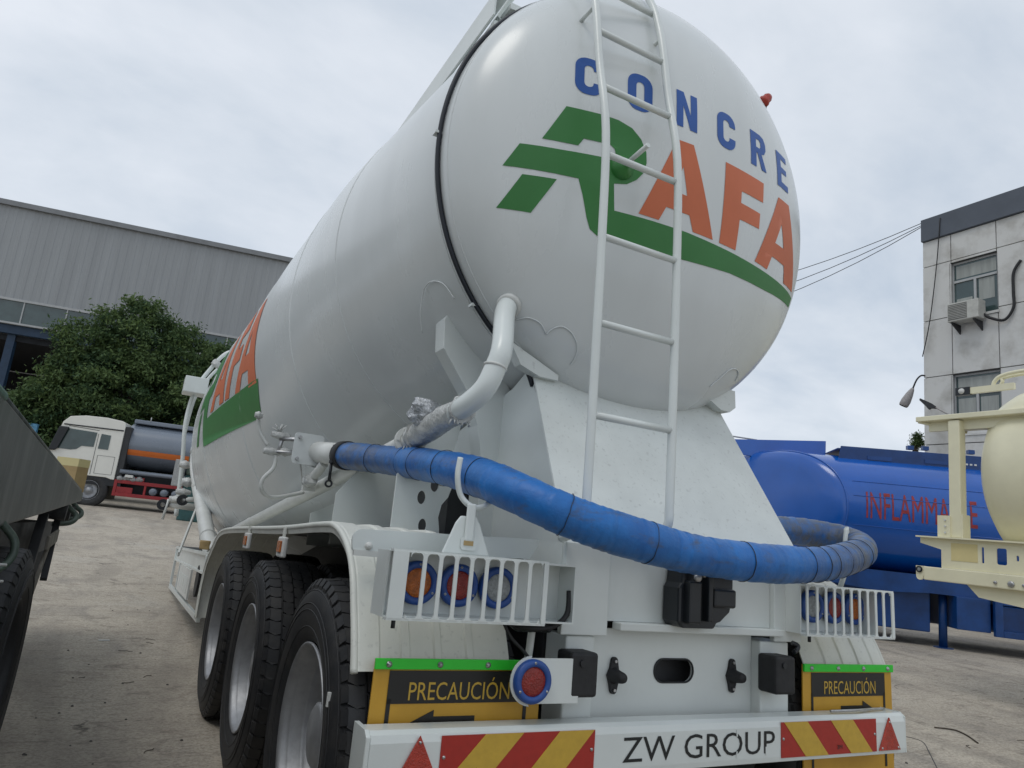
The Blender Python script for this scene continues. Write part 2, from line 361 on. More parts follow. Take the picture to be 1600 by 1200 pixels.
# ------------------------------------------------------------------ ground
def sstep(t): t = max(0, min(1, t)); return t*t*(3-2*t)
GY = [(-40, .1), (-6, .0), (-2, -.06), (0, -.125), (.7, -.155), (3.6, -.275), (6, -.31), (9, -.24), (14, 0), (20, .24), (26, .44), (40, .7), (70, .85), (400, .9)]
def gl(y):
    for (a, za), (b, zb) in zip(GY, GY[1:]):
        if y <= b: return za+(zb-za)*(max(0, min(1, (y-a)/(b-a))))
    return GY[-1][1]
def gr(x, y): return -.06 + .06*sstep((x-4)/4) + .10*sstep((x-5)/6) + .5*sstep((y-14)/40) + .35*sstep((x-14)/60)
def gh(x, y):
    w = sstep((x-1.6)/2.5); return gl(y)*(1-w)+gr(x, y)*w
def axis(a, lo, hi, st, far, g=1.35):
    v = [lo+i*st for i in range(int((hi-lo)/st)+1)]; d = st; x = v[-1]
    while x < far: d *= g; x += d; v.append(x)
    d = st; x = v[0]
    while x > -far: d *= g; x -= d; v.insert(0, x)
    return v
gx = axis(0, -6, 14, .25, 600); gy = axis(0, -4, 28, .25, 600)
mb = MB(); nx = len(gx)
mb.add([(x, y, gh(x, y)) for y in gy for x in gx], [(j*nx+i, j*nx+i+1, (j+1)*nx+i+1, (j+1)*nx+i) for j in range(len(gy)-1) for i in range(nx-1)], True)
mb.build('ground', 'ground', kind='structure', fixn=False)

# ------------------------------------------------------------------ the white cement tanker trailer
T = thing('tanker_trailer', 'white bulk cement tanker trailer with RAFA lettering, the largest vehicle, seen from its rear corner', 'tanker trailer', tilt=True)
HC = Vector((.022, .56, 3.0)); PH = -.066
EZ = Vector((0, math.sin(PH), math.cos(PH))); EN = Vector((0, -math.cos(PH), math.sin(PH)))
def headp(x, z, off=0):
    r = min(1, math.hypot(x, z)/1.1); w = .048+.392*math.sqrt(max(0, 1-r*r))
    g = Vector((x/1.21, 0, 0)) + EZ*(z/1.21) + EN*((w-.048)/.1537); g.normalize()
    return HC + Vector((x, 0, 0)) + EZ*z + EN*w + g*off
KY = [.56, 2.2, 3.6, 5.0, 6.5, 8.0, 9.3, 10.6, 11.6]
KZ = [3.0, 2.923, 2.66, 2.52, 2.463, 2.44, 2.641, 2.86, 3.0]
KA = [1.1, 1.281, 1.38, 1.43, 1.485, 1.47, 1.40, 1.25, 1.05]
KB = [1.1, 1.289, 1.591, 1.695, 1.724, 1.70, 1.50, 1.25, 1.05]
def tp(y): return [float(np.interp(y, KY, k)) for k in (KZ, KA, KB)]
def tankp(y, a, off=0):
    z, A, B = tp(y); y2 = y
    sh = PH*math.sin(a)*B*max(0, 1-(y-.56)/1.5)       # rear end ring leans like the head
    return Vector((.022+(A+off)*math.cos(a), y+sh, z+(B+off)*math.sin(a)))
ys = [.56, .585] + [round(v, 3) for v in np.arange(.7, 11.61, .18)] + [11.6]
n = 128; mb = MB()
vs = [tankp(y, 2*PI*j/n) for y in ys for j in range(n)]
fs = [(i*n+j, i*n+(j+1) % n, (i+1)*n+(j+1) % n, (i+1)*n+j) for i in range(len(ys)-1) for j in range(n)]
mb.add(vs, fs, True)
mb.lathe((.022, 11.6, 3.0), (0, 1, 0), [(0, 1.05), (.15, .98), (.28, .8), (.36, .5), (.4, .001)], 64)
barrel = mb.build('tank_barrel', 'tank', T)
mb = MB(); rr_ = [1.0, .995, .985, .965, .94, .9, .85, .79, .72, .64, .55, .45, .35, .25, .15, .07]
vs = [HC + 1.1*(math.cos(2*PI*j/n)*Vector((1, 0, 0))+math.sin(2*PI*j/n)*EZ)+EN*.0 for j in range(n)]
for r in rr_: vs += [headp(1.1*r*math.cos(2*PI*j/n), 1.1*r*math.sin(2*PI*j/n)) for j in range(n)]
vs.append(headp(0, 0)); k = len(rr_)
fs = [(i*n+j, i*n+(j+1) % n, (i+1)*n+(j+1) % n, (i+1)*n+j) for i in range(k) for j in range(n)] + [(k*n+j, k*n+(j+1) % n, len(vs)-1) for j in range(n)]
mb.add(vs, fs, True); head = mb.build('rear_head', 'tank', T)
# rubber cable round the head joint
pts = [HC + 1.112*(math.cos(math.radians(a))*Vector((1, 0, 0))+math.sin(math.radians(a))*EZ)+EN*.012 for a in range(112, 237, 3)]
pts = [Vector((-.50, .60, 4.20)), Vector((-.475, .58, 4.16)), Vector((-.46, .56, 4.10))] + pts + [Vector((-.585, .57, 2.05)), Vector((-.53, .56, 1.99)), Vector((-.498, .56, 1.93))]
MB().tube(bez(pts, 3), .0115, 10).build('black_cable', 'gasket', T)
for a in (180, 222): 
    c = HC + 1.115*(math.cos(math.radians(a))*Vector((1, 0, 0))+math.sin(math.radians(a))*EZ); MB().box(-.02, .012, -.02, .02, -.006, .006, Matrix.Translation(c)).build('cable_clip', 'white', T)
def seam(y, off=.0025, r=.0045): 
    MB().tube([tankp(y, 2*PI*j/96, off-.003) for j in range(96)], r, 6, closed=True).build('weld_seam', 'tank', barrel)
for y in (.60, 1.82, 2.69, 4.17, 6.3, 8.0): seam(y)
MB().tube([headp(1.095*math.cos(2*PI*j/96), 1.095*math.sin(2*PI*j/96), -.001) for j in range(96)], .004, 6, closed=True).build('weld_seam', 'tank', head)
def hd(x, z): return headp(x, z, .0016)
# logo outlines in the plane of the head
LOGO = [(-.756, -.038), (-.667, .14), (-.50, .146), (-.42, .143), (-.35, .125), (-.300, .085), (-.268, .03), (-.262, -.02), (-.275, -.075), (-.305, -.115), (-.35, -.148), (-.412, -.162), (-.40, -.24), (-.392, -.282), (-.2, -.277), (0, -.275), (.3, -.285), (.614, -.300), (.94, -.315), (.926, -.37), (.588, -.385), (.308, -.385), (0, -.405), (-.233, -.419), (-.403, -.418), (-.452, -.41), (-.490, -.389), (-.514, -.343), (-.549, -.248), (-.578, -.182), (-.896, -.187), (-.843, -.078), (-.66, -.070), (-.46, -.055), (-.43, -.045), (-.420, -.025), (-.428, -.002), (-.45, .012), (-.576, .006), (-.598, -.033)]
PAR = [(-.814, -.213), (-.67, -.207), (-.752, -.372), (-.888, -.370)]
LA = ([(-.105, .155), (-.004, .16), (.164, -.263), (.036, -.263), (.004, -.192), (-.132, -.192), (-.163, -.263), (-.272, -.263)], [(-.058, .03), (-.022, -.105), (-.100, -.105)])
LF = [(.208, .152), (.505, .152), (.505, .045), (.331, .042), (.331, -.02), (.485, -.022), (.485, -.103), (.331, -.106), (.325, -.266), (.208, -.264)]
LA2 = ([(.648, .135), (.765, .137), (.919, -.29), (.778, -.290), (.752, -.205), (.622, -.2), (.592, -.279), (.48, -.272)], [(.690, .0), (.730, -.122), (.640, -.122)])
decal([LOGO], hd, 'green_logo', 'green', head); decal([PAR], hd, 'green_logo', 'green', head)
for l in ([*LA], [LF], [*LA2]): decal(list(l), hd, 'orange_letter', 'orange', head)
def ring_arc(x0, x1, z0, z1, r, a0, a1):     # pieces of a squared letter bowl
    return None
def letterC(x0, x1, z0, z1):
    w = x1-x0; t = .33*w; o = rrect(x0, x1, z0, z1, .42*w, 6); i = rrect(x0+t, x1-t, z0+t*.95, z1-t*.95, .16*w, 4)
    zc = (z0+z1)/2; g = .22*(z1-z0)/2
    top = [p for p in o if p[1] > zc]; bot = [p for p in o if p[1] < zc]
    it = [p for p in i if p[1] > zc]; ib = [p for p in i if p[1] < zc]
    return [[(x1, zc+g+.01)]+top+bot+[(x1, zc-g-.01), (x1-t, zc-g-.01)]+ib[::-1]+it[::-1]+[(x1-t, zc+g+.01)]]
def letterO(x0, x1, z0, z1):
    w = x1-x0; t = .34*w; return [rrect(x0, x1, z0, z1, .42*w, 6), rrect(x0+t, x1-t, z0+t*.95, z1-t*.95, .16*w, 4)]
def sc(pts, x0, x1, z0, z1): return [(x0+p[0]*(x1-x0), z0+p[1]*(z1-z0)) for p in pts]
Z0, Z1 = .226, .418
decal(letterC(-.637, -.507, Z0, Z1+.002), hd, 'blue_letter', 'blue', head)
decal(letterO(-.382, -.250, Z0, Z1+.004), hd, 'blue_letter', 'blue', head)
decal([sc([(0, 0), (0, 1), (.34, 1), (.68, .40), (.68, 1), (1, 1), (1, 0), (.66, 0), (.32, .62), (.32, 0)], -.112, .014, Z0+.004, Z1+.008)], hd, 'blue_letter', 'blue', head)
decal(letterC(.146, .276, Z0, Z1+.008), hd, 'blue_letter', 'blue', head)
decal([sc([(0, 0), (0, 1), (.62, 1), (.85, .95), (.97, .80), (.97, .62), (.85, .48), (.68, .44), (1, 0), (.68, 0), (.42, .42), (.34, .42), (.34, 0)], .398, .532, Z0-.004, Z1+.006), sc([(.34, .82), (.34, .58), (.55, .58), (.63, .63), (.63, .77), (.55, .82)], .398, .532, Z0-.004, Z1+.006)], hd, 'blue_letter', 'blue', head)
decal([sc([(0, 0), (0, 1), (1, 1), (1, .83), (.38, .83), (.38, .60), (.9, .60), (.9, .44), (.38, .44), (.38, .17), (1, .17), (1, 0)], .640, .760, Z0-.02, Z1)], hd, 'blue_letter', 'blue', head)
def sidep(yh, zh):
    z = 2.33+(zh+.275)*1.87 if zh > -.3 else 2.303+(zh+.275)*2.25
    y = 3.5+(.93-yh)*1.97; zc, A, B = tp(y); q = max(-.999, min(.999, (z-zc)/B))
    return Vector((.022-(A+.004)*math.sqrt(1-q*q), y, z))
SL = [(p[0], (-.275 if (p[1] < -.27 and p[1] > -.33 and p[0] > -.38) else (-.395 if p[1] < -.36 else p[1]))) for p in LOGO]
decal([SL], sidep, 'green_logo', 'green', barrel); decal([PAR], sidep, 'green_logo', 'green', barrel)
for l in ([*LA], [LF], [*LA2]): decal(list(l), sidep, 'orange_letter', 'orange', barrel)
# weld pads on the head near the bottom and on the flank
def harc(l, r=.003): 
    MB().tube(bez([headp(x, z, .003) for x, z in l], 5), r, 6).build('pad_edge', 'tank', head)
harc([(-.688, -.808), (-.658, -.796), (-.629, -.797), (-.589, -.813), (-.552, -.85)]); harc([(-.552, -.85), (-.535, -.825), (-.501, -.811), (-.452, -.83), (-.407, -.877), (-.394, -.929), (-.40, -.955)])
harc([(.40, -.91), (.45, -.857), (.496, -.808), (.553, -.793), (.595, -.809), (.60, -.84)])
MB().tube(bez([(-.90, 1.0, 2.20), (-.935, .96, 2.28), (-.945, .93, 2.345), (-.955, .884, 2.39), (-.947, .81, 2.40), (-.915, .74, 2.372), (-.87, .70, 2.30)], 5), .003, 6).build('pad_edge', 'tank', barrel)
MB().prism([(-.664, 2.10), (-.40, 1.99), (-.40, 1.965), (-.50, 1.965), (-.60, 2.0)], xz(.50), (0, .06, 0)).build('saddle_lip', 'dusty', T, bevel=.002)
MB().prism([(.52, 2.04), (.66, 2.12), (.695, 2.12), (.70, 2.03), (.66, 2.0), (.60, 2.0)], xz(.50), (0, .10, 0)).build('saddle_lip', 'dusty', T, bevel=.002)
# ladder
lad = MB().tube(bez([(-.575, .10, 1.255), (-.576, .0, 1.285), (-.576, -.045, 1.34), (-.576, -.05, 1.42), (-.576, -.05, 1.7), (-.58, -.05, 2.4), (-.58, -.03, 2.9), (-.58, .05, 3.27), (-.58, .125, 3.65), (-.58, .24, 3.95), (-.58, .48, 4.22), (-.58, .9, 4.36), (-.58, 1.3, 4.36)], 6), .0175, 12)
lad.tube(bez([(-.195, .10, 1.255), (-.195, .0, 1.285), (-.195, -.045, 1.34), (-.195, -.05, 1.42), (-.195, -.05, 1.7), (-.20, -.05, 2.4), (-.2, -.03, 2.9), (-.2, .05, 3.27), (-.2, .125, 3.65), (-.2, .24, 3.95), (-.2, .48, 4.22), (-.2, .9, 4.36), (-.2, 1.3, 4.36)], 6), .0175, 12)
lad = lad.build('ladder', 'white', T)
for z, y in ((1.705, -.05), (2.065, -.05), (2.42, -.05), (2.79, -.035), (3.14, .02), (3.47, .09), (3.80, .18), (4.13, .40)):
    MB().tube([(-.575, y, z), (-.205, y, z)], .0142, 12).build('rung', 'white', lad)
for x, z in ((-.36, 2.895),):
    MB().tube([(x, .16, z), (x, -.03, z+.02)], .011, 8).build('ladder_stay', 'white', lad)
    MB().lathe((x, .155, z), (0, -1, .05), [(-.03, .060), (.0, .058), (.02, .052), (.03, .025), (.045, .014)], 20).build('stay_boss', 'green', head)
for x in (-.58, -.2):
    MB().tube([(x, .235, 3.62), (x, .125, 3.62)], .01, 8).build('ladder_stay', 'white', lad)
# top walkway
wk = MB(); wk.prism([(.86, 3.88), (.98, 4.10), (1.1, 4.255), (1.5, 4.26), (8.6, 4.27), (8.6, 3.9), (4, 3.8), (1.5, 3.75)], yz(-.64), (.012, 0, 0)).build('walkway_side', 'white', T, bevel=.002)
wk = MB().box(-.725, -.713, .96, 9.0, 4.12, 4.285).box(-.713, -.64, .96, 9.0, 4.273, 4.285); wk.build('walkway_fascia', 'white', T, bevel=.002)
MB().tube([(-.69, .99, 4.10), (-.69, 9, 4.12)], .016, 10).build('walkway_rail', 'white', T)
MB().box(-.628, .6, .95, 9, 4.20, 4.24).build('walkway_floor', 'white', T)
MB().prism([(-.62, 3.86), (-.60, 4.2), (-.2, 4.2), (-.1, 4.02), (-.35, 3.98)], xz(.93), (0, .012, 0)).build('walkway_end', 'white', T)
# pedestal
def ped(x, z): t = (z-1.30)/.74; return Vector((x, .115+.46*max(0, t), z))
plate = MB(); L0 = (-.548, 1.30); 
poly = [(-.548, 1.24), (.706, 1.24), (.70, 1.32), (.63, 2.10)] + [(.6-.0-1.08*i/14+0, 2.12-.17*math.sin(PI*(i+.3)/14.6)) for i in range(1, 14)] + [(-.50, 2.08)]
plate.prism(poly, ped, (0, .012, 0)); plate = plate.build('pedestal_plate', 'dusty', T)
for x0, x1 in ((-.551, -.346), (.539, .707)):
    MB().box(x0, x1, .10, .128, .913, 1.245).build('pedestal_column', 'white', T, bevel=.004)
MB().box(-.551, -.535, .128, .42, .95, 1.24).build('column_side', 'white', T)
MB().box(-.345, .538, .125, .137, .966, 1.25).build('rear_panel', 'white', T)
MB().box(-.30, .574, .078, .135, .936, .965).build('cross_flange', 'white', T, bevel=.004)
mb = MB(); mb.prism([[(-.386, .60), (.468, .60), (.468, .935), (-.386, .935)], rrect(-.062, .140, .738, .826, .043, 6)[::-1]], xz(.165), (0, .012, 0)).build('tail_panel', 'white', T)
MB().tube([Vector((p[0], .163, p[1])) for p in rrect(-.062, .140, .738, .826, .043, 6)], .004, 6, closed=True).build('slot_edge', 'black', T)
MB().box(-.1, .2, .25, .26, .68, .88).build('slot_backing', 'darkmetal', T)
for x0, x1 in ((-.516, -.388), (.470, .642)):
    MB().box(x0, x1, .115, .26, .57, .911).build('rear_post', 'white', T, bevel=.008)
for x in (-.264, .350):
    kb = MB().prism([(x-.031, .765), (x-.02, .79)]+arc(x, .818, .014, 160, 20, 5)+[(x+.02, .79), (x+.031, .765), (x+.02, .735)]+arc(x, .712, .014, -20, -160, 5)+[(x-.02, .735)], xz(.150), (0, .014, 0)).build('rubber_stop', 'rubber', T, bevel=.003)
    MB().lathe((x, .150, .765), (0, -1, 0), [(0, .03), (.015, .025), (.05, .020), (.058, .017), (.06, .001)], 16).build('stop_knob', 'rubber', kb)
    for dz in (.052, -.052): MB().cyl((x, .150, .765+dz), (x, .142, .765+dz), .0055, 8).build('bolt', 'steel', kb)
for x in (-.50, .505):
    MB().box(x-.056, x+.060, .010, .113, .716, .866).build('rubber_buffer', 'rubber', T, bevel=.012)
    MB().cyl((x-.01, .0095, .83), (x-.01, .004, .83), .012, 10).build('bolt', 'black', T)
# wheel-chock style black bracket under the hose
ck = MB().prism([(-.052, 1.20), (-.058, 1.13), (-.072, 1.11), (-.072, .985), (-.055, .962), (.115, .962), (.13, .985), (.15, .99), (.20, 1.03), (.215, 1.08), (.215, 1.20)], xz(.02), (0, .10, 0)).build('hose_catch', 'black', T, bevel=.01)
MB().box(-.045, .02, -.01, .03, .98, 1.14).build('catch_rib', 'black', ck, bevel=.008); MB().box(.05, .075, -.015, .03, .99, 1.18).build('catch_rib', 'black', ck, bevel=.006)
MB().box(.085, .205, -.008, .03, 1.045, 1.118).build('catch_rib', 'black', ck, bevel=.01)
MB().lathe((-.005, -.005, 1.155), (0, -1, 0), [(0, .017), (.01, .017), (.014, .011), (.015, .001)], 12).build('bolt', 'steel', ck); MB().lathe((.05, .016, 1.165), (0, -1, 0), [(0, .011), (.01, .010), (.012, .001)], 10).build('bolt', 'steel', ck)
# chassis side walls, saddle, perforated plates
MB().prism([(.17, 1.15), (.25, 1.45), (.60, 2.02), (.75, 1.95), (2.2, 1.60), (2.4, 1.15)], yz(-.50), (.012, 0, 0)).build('saddle_wall', 'white', T)
MB().prism([(.17, 1.15), (.25, 1.45), (.60, 2.02), (.75, 1.95), (2.2, 1.60), (2.4, 1.15)], yz(.62), (.012, 0, 0)).build('saddle_wall', 'white', T)
MB().prism([(-.853, 2.24), (-.81, 2.33), (-.60, 2.10), (-.45, 1.95), (-.45, 1.25), (-.58, 1.25), (-.585, 1.60), (-.625, 1.76), (-.70, 1.92), (-.84, 2.10)], xz(.84), (0, .11, 0)).build('saddle_rib', 'white', T, bevel=.003)
MB().prism([(.853, 2.24), (.81, 2.33), (.60, 2.10), (.45, 1.95), (.45, 1.25), (.58, 1.25), (.585, 1.60), (.625, 1.76), (.70, 1.92), (.84, 2.10)], lambda a, b: Vector((a+.044, .84, b)), (0, .11, 0)).build('saddle_rib', 'white', T, bevel=.003)
def ell(cx, cz, a, b, n=16): return [(cx+a*math.cos(2*PI*i/n), cz+b*math.sin(2*PI*i/n)) for i in range(n)]
MB().prism([[(-.93, 1.20), (-.93, 1.50), (-.66, 1.88), (-.62, 1.88), (-.64, 1.72), (-.665, 1.62), (-.665, 1.52), (-.645, 1.47), (-.66, 1.42), (-.69, 1.38), (-.70, 1.32), (-.69, 1.27), (-.68, 1.20)],
            ell(-.795, 1.405, .022, .032)[::-1], ell(-.735, 1.47, .022, .032)[::-1], ell(-.775, 1.275, .022, .032)[::-1]], xz(1.02), (0, .012, 0)).build('perforated_plate', 'white', T)
MB().prism([(-1.02, 1.15), (-1.02, 1.42), (-.80, 1.72), (-.5, 1.85), (-.5, 1.15)], xz(1.75), (0, .012, 0)).build('saddle_web', 'white', T)
MB().prism([(-.92, 1.12), (-.92, 1.33), (-.70, 1.45), (-.40, 1.45), (-.40, 1.12)], xz(2.75), (0, .012, 0)).build('saddle_web', 'white', T)
MB().tube([(-.70, 1.05, 1.82), (-.70, 2.75, 1.27)], .012, 6).build('brace_bar', 'white', T)
MB().box(-.625, -.515, 1.10, 1.72, 1.19, 1.52).build('shadow_gap_fill', 'darkmetal', T)  # added dark box, its colour stands in for deep shade beside the perforated plate
MB().box(-.52, -.40, .27, 6.0, .70, 1.17).box(.52, .64, .27, 6.0, .70, 1.17).box(-.4, .52, .5, .6, .75, 1.1).box(-.4, .52, 2.3, 2.4, .75, 1.1).build('chassis_rail', 'darkmetal', T)
MB().box(-.75, .85, .45, 5.6, 1.172, 1.18).build('chassis_deck', 'darkmetal', T)
# bumper
pf = [(.0, .470), (-.003, .490), (-.003, .600), (.004, .622), (.020, .633), (.095, .633), (.095, .625), (.024, .625), (.008, .610), (.006, .480), (.03, .473), (.03, .466)]
bmp = MB(); bmp.prism(pf, lambda a, b: Vector((-1.255, a, b)), (2.51, 0, 0)); bmp = bmp.build('bumper', 'white', T, bevel=.002)
for x0, x1 in ((-1.27, -1.255), (1.255, 1.262)): MB().prism([(-.003, .470), (-.003, .62), (.02, .636), (.13, .636), (.13, .470)], yz(x0), (x1-x0, 0, 0)).build('bumper_end', 'white', bmp, bevel=.003)
def clip(poly, x0, x1):
    def cut(P, f, k):
        o = []
        for i in range(len(P)):
            a, b = P[i], P[(i+1) % len(P)]; fa, fb = f(a), f(b)
            if fa >= 0: o.append(a)
            if fa*fb < 0: t = fa/(fa-fb); o.append((a[0]+(b[0]-a[0])*t, a[1]+(b[1]-a[1])*t))
        return o
    P = cut(poly, lambda p: p[0]-x0, 0); return cut(P, lambda p: x1-p[0], 0) if len(P) > 2 else P
def board(x0, x1, edges, sgn, txtx):
    z0, z1 = .485, .617; h = z1-z0
    b = MB().box(x0, x1, -.0055, -.0035, z0, z1).build('reflector_board', 'boardred', bmp)
    for i in range(0, len(edges)-1, 2):
        a, c = edges[i], edges[i+1]
        P = clip([(a, z1), (c, z1), (c-sgn*h*.95, z0), (a-sgn*h*.95, z0)], x0, x1)
        if len(P) > 2: MB().prism(P, xz(-.0072), (0, .0015, 0)).build('yellow_stripe', 'boardyellow', b)
    for x, z in ((x0+.012, .555), (x1-.012, .555)): MB().lathe((x, -.006, z), (0, -1, 0), [(0, .006), (.003, .005), (.004, .001)], 8).build('rivet', 'steel', b)
    text_mesh('3M', txtx, txtx+.032, .505, .521, xz(-.0082), 0, 'lettering', 'ink', b)
board(-1.027, -.451, [-.875, -.735, -.595, -.455], 1, -.93)
board(.459, 1.050, [.475, .612, .755, .895], -1, .79)
for cx in (-1.100, 1.135):
    tr = MB().prism([(cx-.072, .487), (cx+.072, .487), (cx, .621)], xz(-.012), (0, .008, 0)).build('triangle_reflector', 'trired', bmp, bevel=.002)
    for dx, dz in ((-.055, .497), (.055, .497), (0, .602)): MB().lathe((cx+dx, -.012, dz), (0, -1, 0), [(0, .005), (.003, .004), (.004, .001)], 8).build('rivet', 'steel', tr)
text_mesh('ZW GROUP', -.328, .425, .505, .588, xz(-.0045), 0, 'lettering', 'ink', bmp)
for x0, za, zb in ((.215, .495, .52), (.215, .572, .595), (.372, .50, .53)): MB().box(x0, x0+.006, -.0056, -.0046, za, zb).build('stencil_bridge', 'white', bmp)
wr = MB().tube(bez([(.80, .03, .645), (.95, .02, .648), (1.08, .045, .645), (1.2, .06, .642)], 4), .006, 6).build('loose_cable', 'steel', T)
# tail lamps
def lamp(cx, y, cz, lens, r=.066, parent=None):
    rg_ = MB().lathe((cx, y, cz), (0, -1, 0), [(-.01, r), (.008, r), (.014, r-.004), (.016, r-.012), (.014, r-.022), (.008, r-.024), (.0, r-.024)], 36).build('lamp_ring', 'lampblue', parent)
    q = r-.022
    MB().lathe((cx, y, cz), (0, -1, 0), [(.0, q), (.006, q), (.010, q*.92), (.012, q*.6), (.013, .001)], 32).build('lens', lens, rg_)
    for a in (90, 210, 330): MB().lathe((cx+(r-.011)*math.cos(math.radians(a)), y-.014, cz+(r-.011)*math.sin(math.radians(a))), (0, -1, 0), [(0, .005), (.003, .0045), (.004, .001)], 8).build('screw', 'steel', rg_)
    return rg_
def lightbox(xa, xb, ga, gb, nb, lamps, lz):
    z0, z1 = .958, 1.160
    hb = MB().box(xa, xb, .125, .135, z0, z1).box(xa, xb, .02, .125, z1-.006, z1).box(xa, xb, .02, .125, z0, z0+.006)
    for xe in (xa, xb-.006): hb.box(xe, xe+.006, .02, .125, z0+.006, z1-.006)
    hb = hb.build('light_housing', 'white', T)
    gd = MB()
    if ga > 0: sx = [(-1, 1)]
    gd.box(ga, gb, -.012, .02, z1-.002, z1+.006).box(ga, gb, -.012, .02, z0-.006, z0+.002).box(ga, ga+(.012 if ga > 0 else .052), -.014, -.008, z0, z1).box(gb-.018, gb, -.014, -.008, z0, z1)
    # rounded slot corners
    p = (gb-ga-(.07 if ga < 0 else .03))/nb; s0 = ga+(.052 if ga < 0 else .012)
    bars = []
    for i in range(nb):
        a = s0+i*p+.007; b = s0+(i+1)*p-.007; r = .016
        for (cx, cz, sx, sz) in ((a, z1, 1, -1), (b, z1, -1, -1), (a, z0, 1, 1), (b, z0, -1, 1)):
            pts = [(cx, cz)] + [(cx+sx*(r-r*math.sin(t)), cz+sz*(r-r*math.cos(t))) for t in [PI/2*k/4 for k in range(5)]]
            if sx*sz > 0: pts = pts[::-1]
            gd.prism(pts, xz(-.014), (0, .006, 0))
        if i: bars.append(s0+i*p)
    gd = gd.build('lamp_guard', 'white', hb)
    for x in bars: MB().box(x-.0070, x+.0070, -.0142, -.0078, z0, z1).build('guard_bar', 'white', gd, bevel=.001)
    for (x, l) in lamps: lamp(x, .100, lz, l, .071, hb)
    MB().cyl((ga+.03, 0, z0-.002), (ga+.03, 0, z0-.03), .007, 8).build('bolt', 'rubber', hb)
lightbox(-1.262, -.553, -1.258, -.690, 9, ((-1.126, 'amber'), (-.976, 'red'), (-.826, 'clear')), 1.062)
lightbox(.606, 1.12, .606, 1.195, 10, ((.775, 'clear'), (.920, 'red'), (1.060, 'amber')), 1.070)
rb = MB().prism([(-.720, .845), (-.52, .845), (-.52, .700), (-.720, .700)]+arc(-.712, .772, .080, 268, 92, 14), xz(.012), (0, .006, 0)).build('lamp_bracket', 'white', T)
lamp(-.712, .006, .772, 'red', .071, T)
# wiring
MB().tube(bez([(-.56, .05, 1.07), (-.57, .04, .99), (-.62, .05, .945), (-.70, .07, .935), (-.74, .1, .94)], 6), .010, 8).tube(bez([(-.80, .09, .955), (-.765, .08, .90), (-.72, .07, .86), (-.70, .04, .83)], 6), .006, 8).build('wiring', 'rubber', T)
for i in range(7): MB().tube(bez([(-.76+.02*i, .1, .945+.006*(i % 3)), (-.72+.02*i, .11, .925), (-.64+.01*i, .13, .935), (-.60, .16, .92)], 4), .009, 6).build('wiring', 'black', T)
MB().tube(bez([(-.655, .13, .93), (-.66, .13, .86), (-.665, .13, .80)], 4), .014, 8).build('wiring', 'pipe', T)
MB().tube(bez([(.60, .06, .915), (.625, .05, .905), (.615, .05, .885), (.60, .05, .88)], 4), .010, 8).build('wiring', 'black', T)
# fenders
FP = [(.153, .774), (.191, .865), (.255, .979), (.32, 1.08), (.429, 1.165), (.617, 1.228), (.861, 1.236), (1.758, 1.212), (3.481, 1.190), (4.354, 1.154), (4.722, 1.048), (5.086, .846), (5.19, .624), (5.175, .36)]
def fender(sx, cx):
    P = [Vector((0, a, b)) for a, b in FP]; P = bez(P, 5)
    prof = [(-1.280, -.035), (-1.288, -.012), (-1.284, .002), (-1.27, .006), (-1.205, .006), (-1.198, .0), (-1.19, 0), (-1.13, 0), (-1.125, .008), (-1.10, .008), (-1.095, 0), (-1.01, 0), (-1.005, .008), (-.985, .008), (-.98, 0), (-.89, 0), (-.885, .008), (-.865, .008), (-.86, 0), (-.76, 0), (-.72, 0)]
    vs = []; k = len(prof)
    for i, p in enumerate(P):
        t = (P[min(i+1, len(P)-1)]-P[max(i-1, 0)]).normalized(); nn = Vector((0, -t.z, t.y))
        if nn.y > 0 and i < 5: pass
        for x, d in prof: vs.append(Vector((cx+sx*x, p.y, p.z)) + nn*d*(1 if True else -1))
    fs = [(i*k+j, i*k+j+1, (i+1)*k+j+1, (i+1)*k+j) for i in range(len(P)-1) for j in range(k-1)]
    mb = MB(); mb.add(vs, fs, False); o = mb.build('fender', 'ivory', T, fixn=False)
    so = o.modifiers.new('solid', 'SOLIDIFY'); so.thickness = .005; so.offset = 0
    # rolled edge
    MB().tube([Vector((cx+sx*1.284*-1, p.y, p.z-.004)) for p in P], .013, 8).build('rolled_edge', 'ivory', o)
    return o
fl = fender(1, 0); fr = fender(-1, .078)
MB().prism([(-1.335+.02, 1.150), (-1.32, 1.18)]+arc(-1.285, 1.185, .035, 170, 95, 6)+[(-.585, 1.245), (-.585, 1.222), (-.62, 1.168), (-1.31, 1.145)], xz(.25), (0, .012, 0)).build('fender_stay', 'white', T)
MB().box(-1.31, -.60, .245, .262, 1.13, 1.150).build('stay_lip', 'pipe', T)
MB().lathe((-1.26, .25, 1.165), (0, -1, 0), [(0, .014), (.008, .012), (.01, .001)], 12).build('bolt', 'pipe', T)
# amber side markers wrapped in film
for y, x in ((2.72, -1.30), (1.55, -1.30)):
    s_ = MB().box(x-.004, x+.004, y-.02, y+.02, 1.155, 1.21).build('marker_stem', 'ivory', T)
    w = .075 if y < 2 else .09
    mk = MB().box(x-.012, x+.012, y-w, y+w, 1.065, 1.165).build('side_marker', 'paper', T, bevel=.008)
    MB().box(x-.02, x-.011, y-w*.6, y+w*.6, 1.088, 1.145).build('lens', 'amber', mk, bevel=.006)
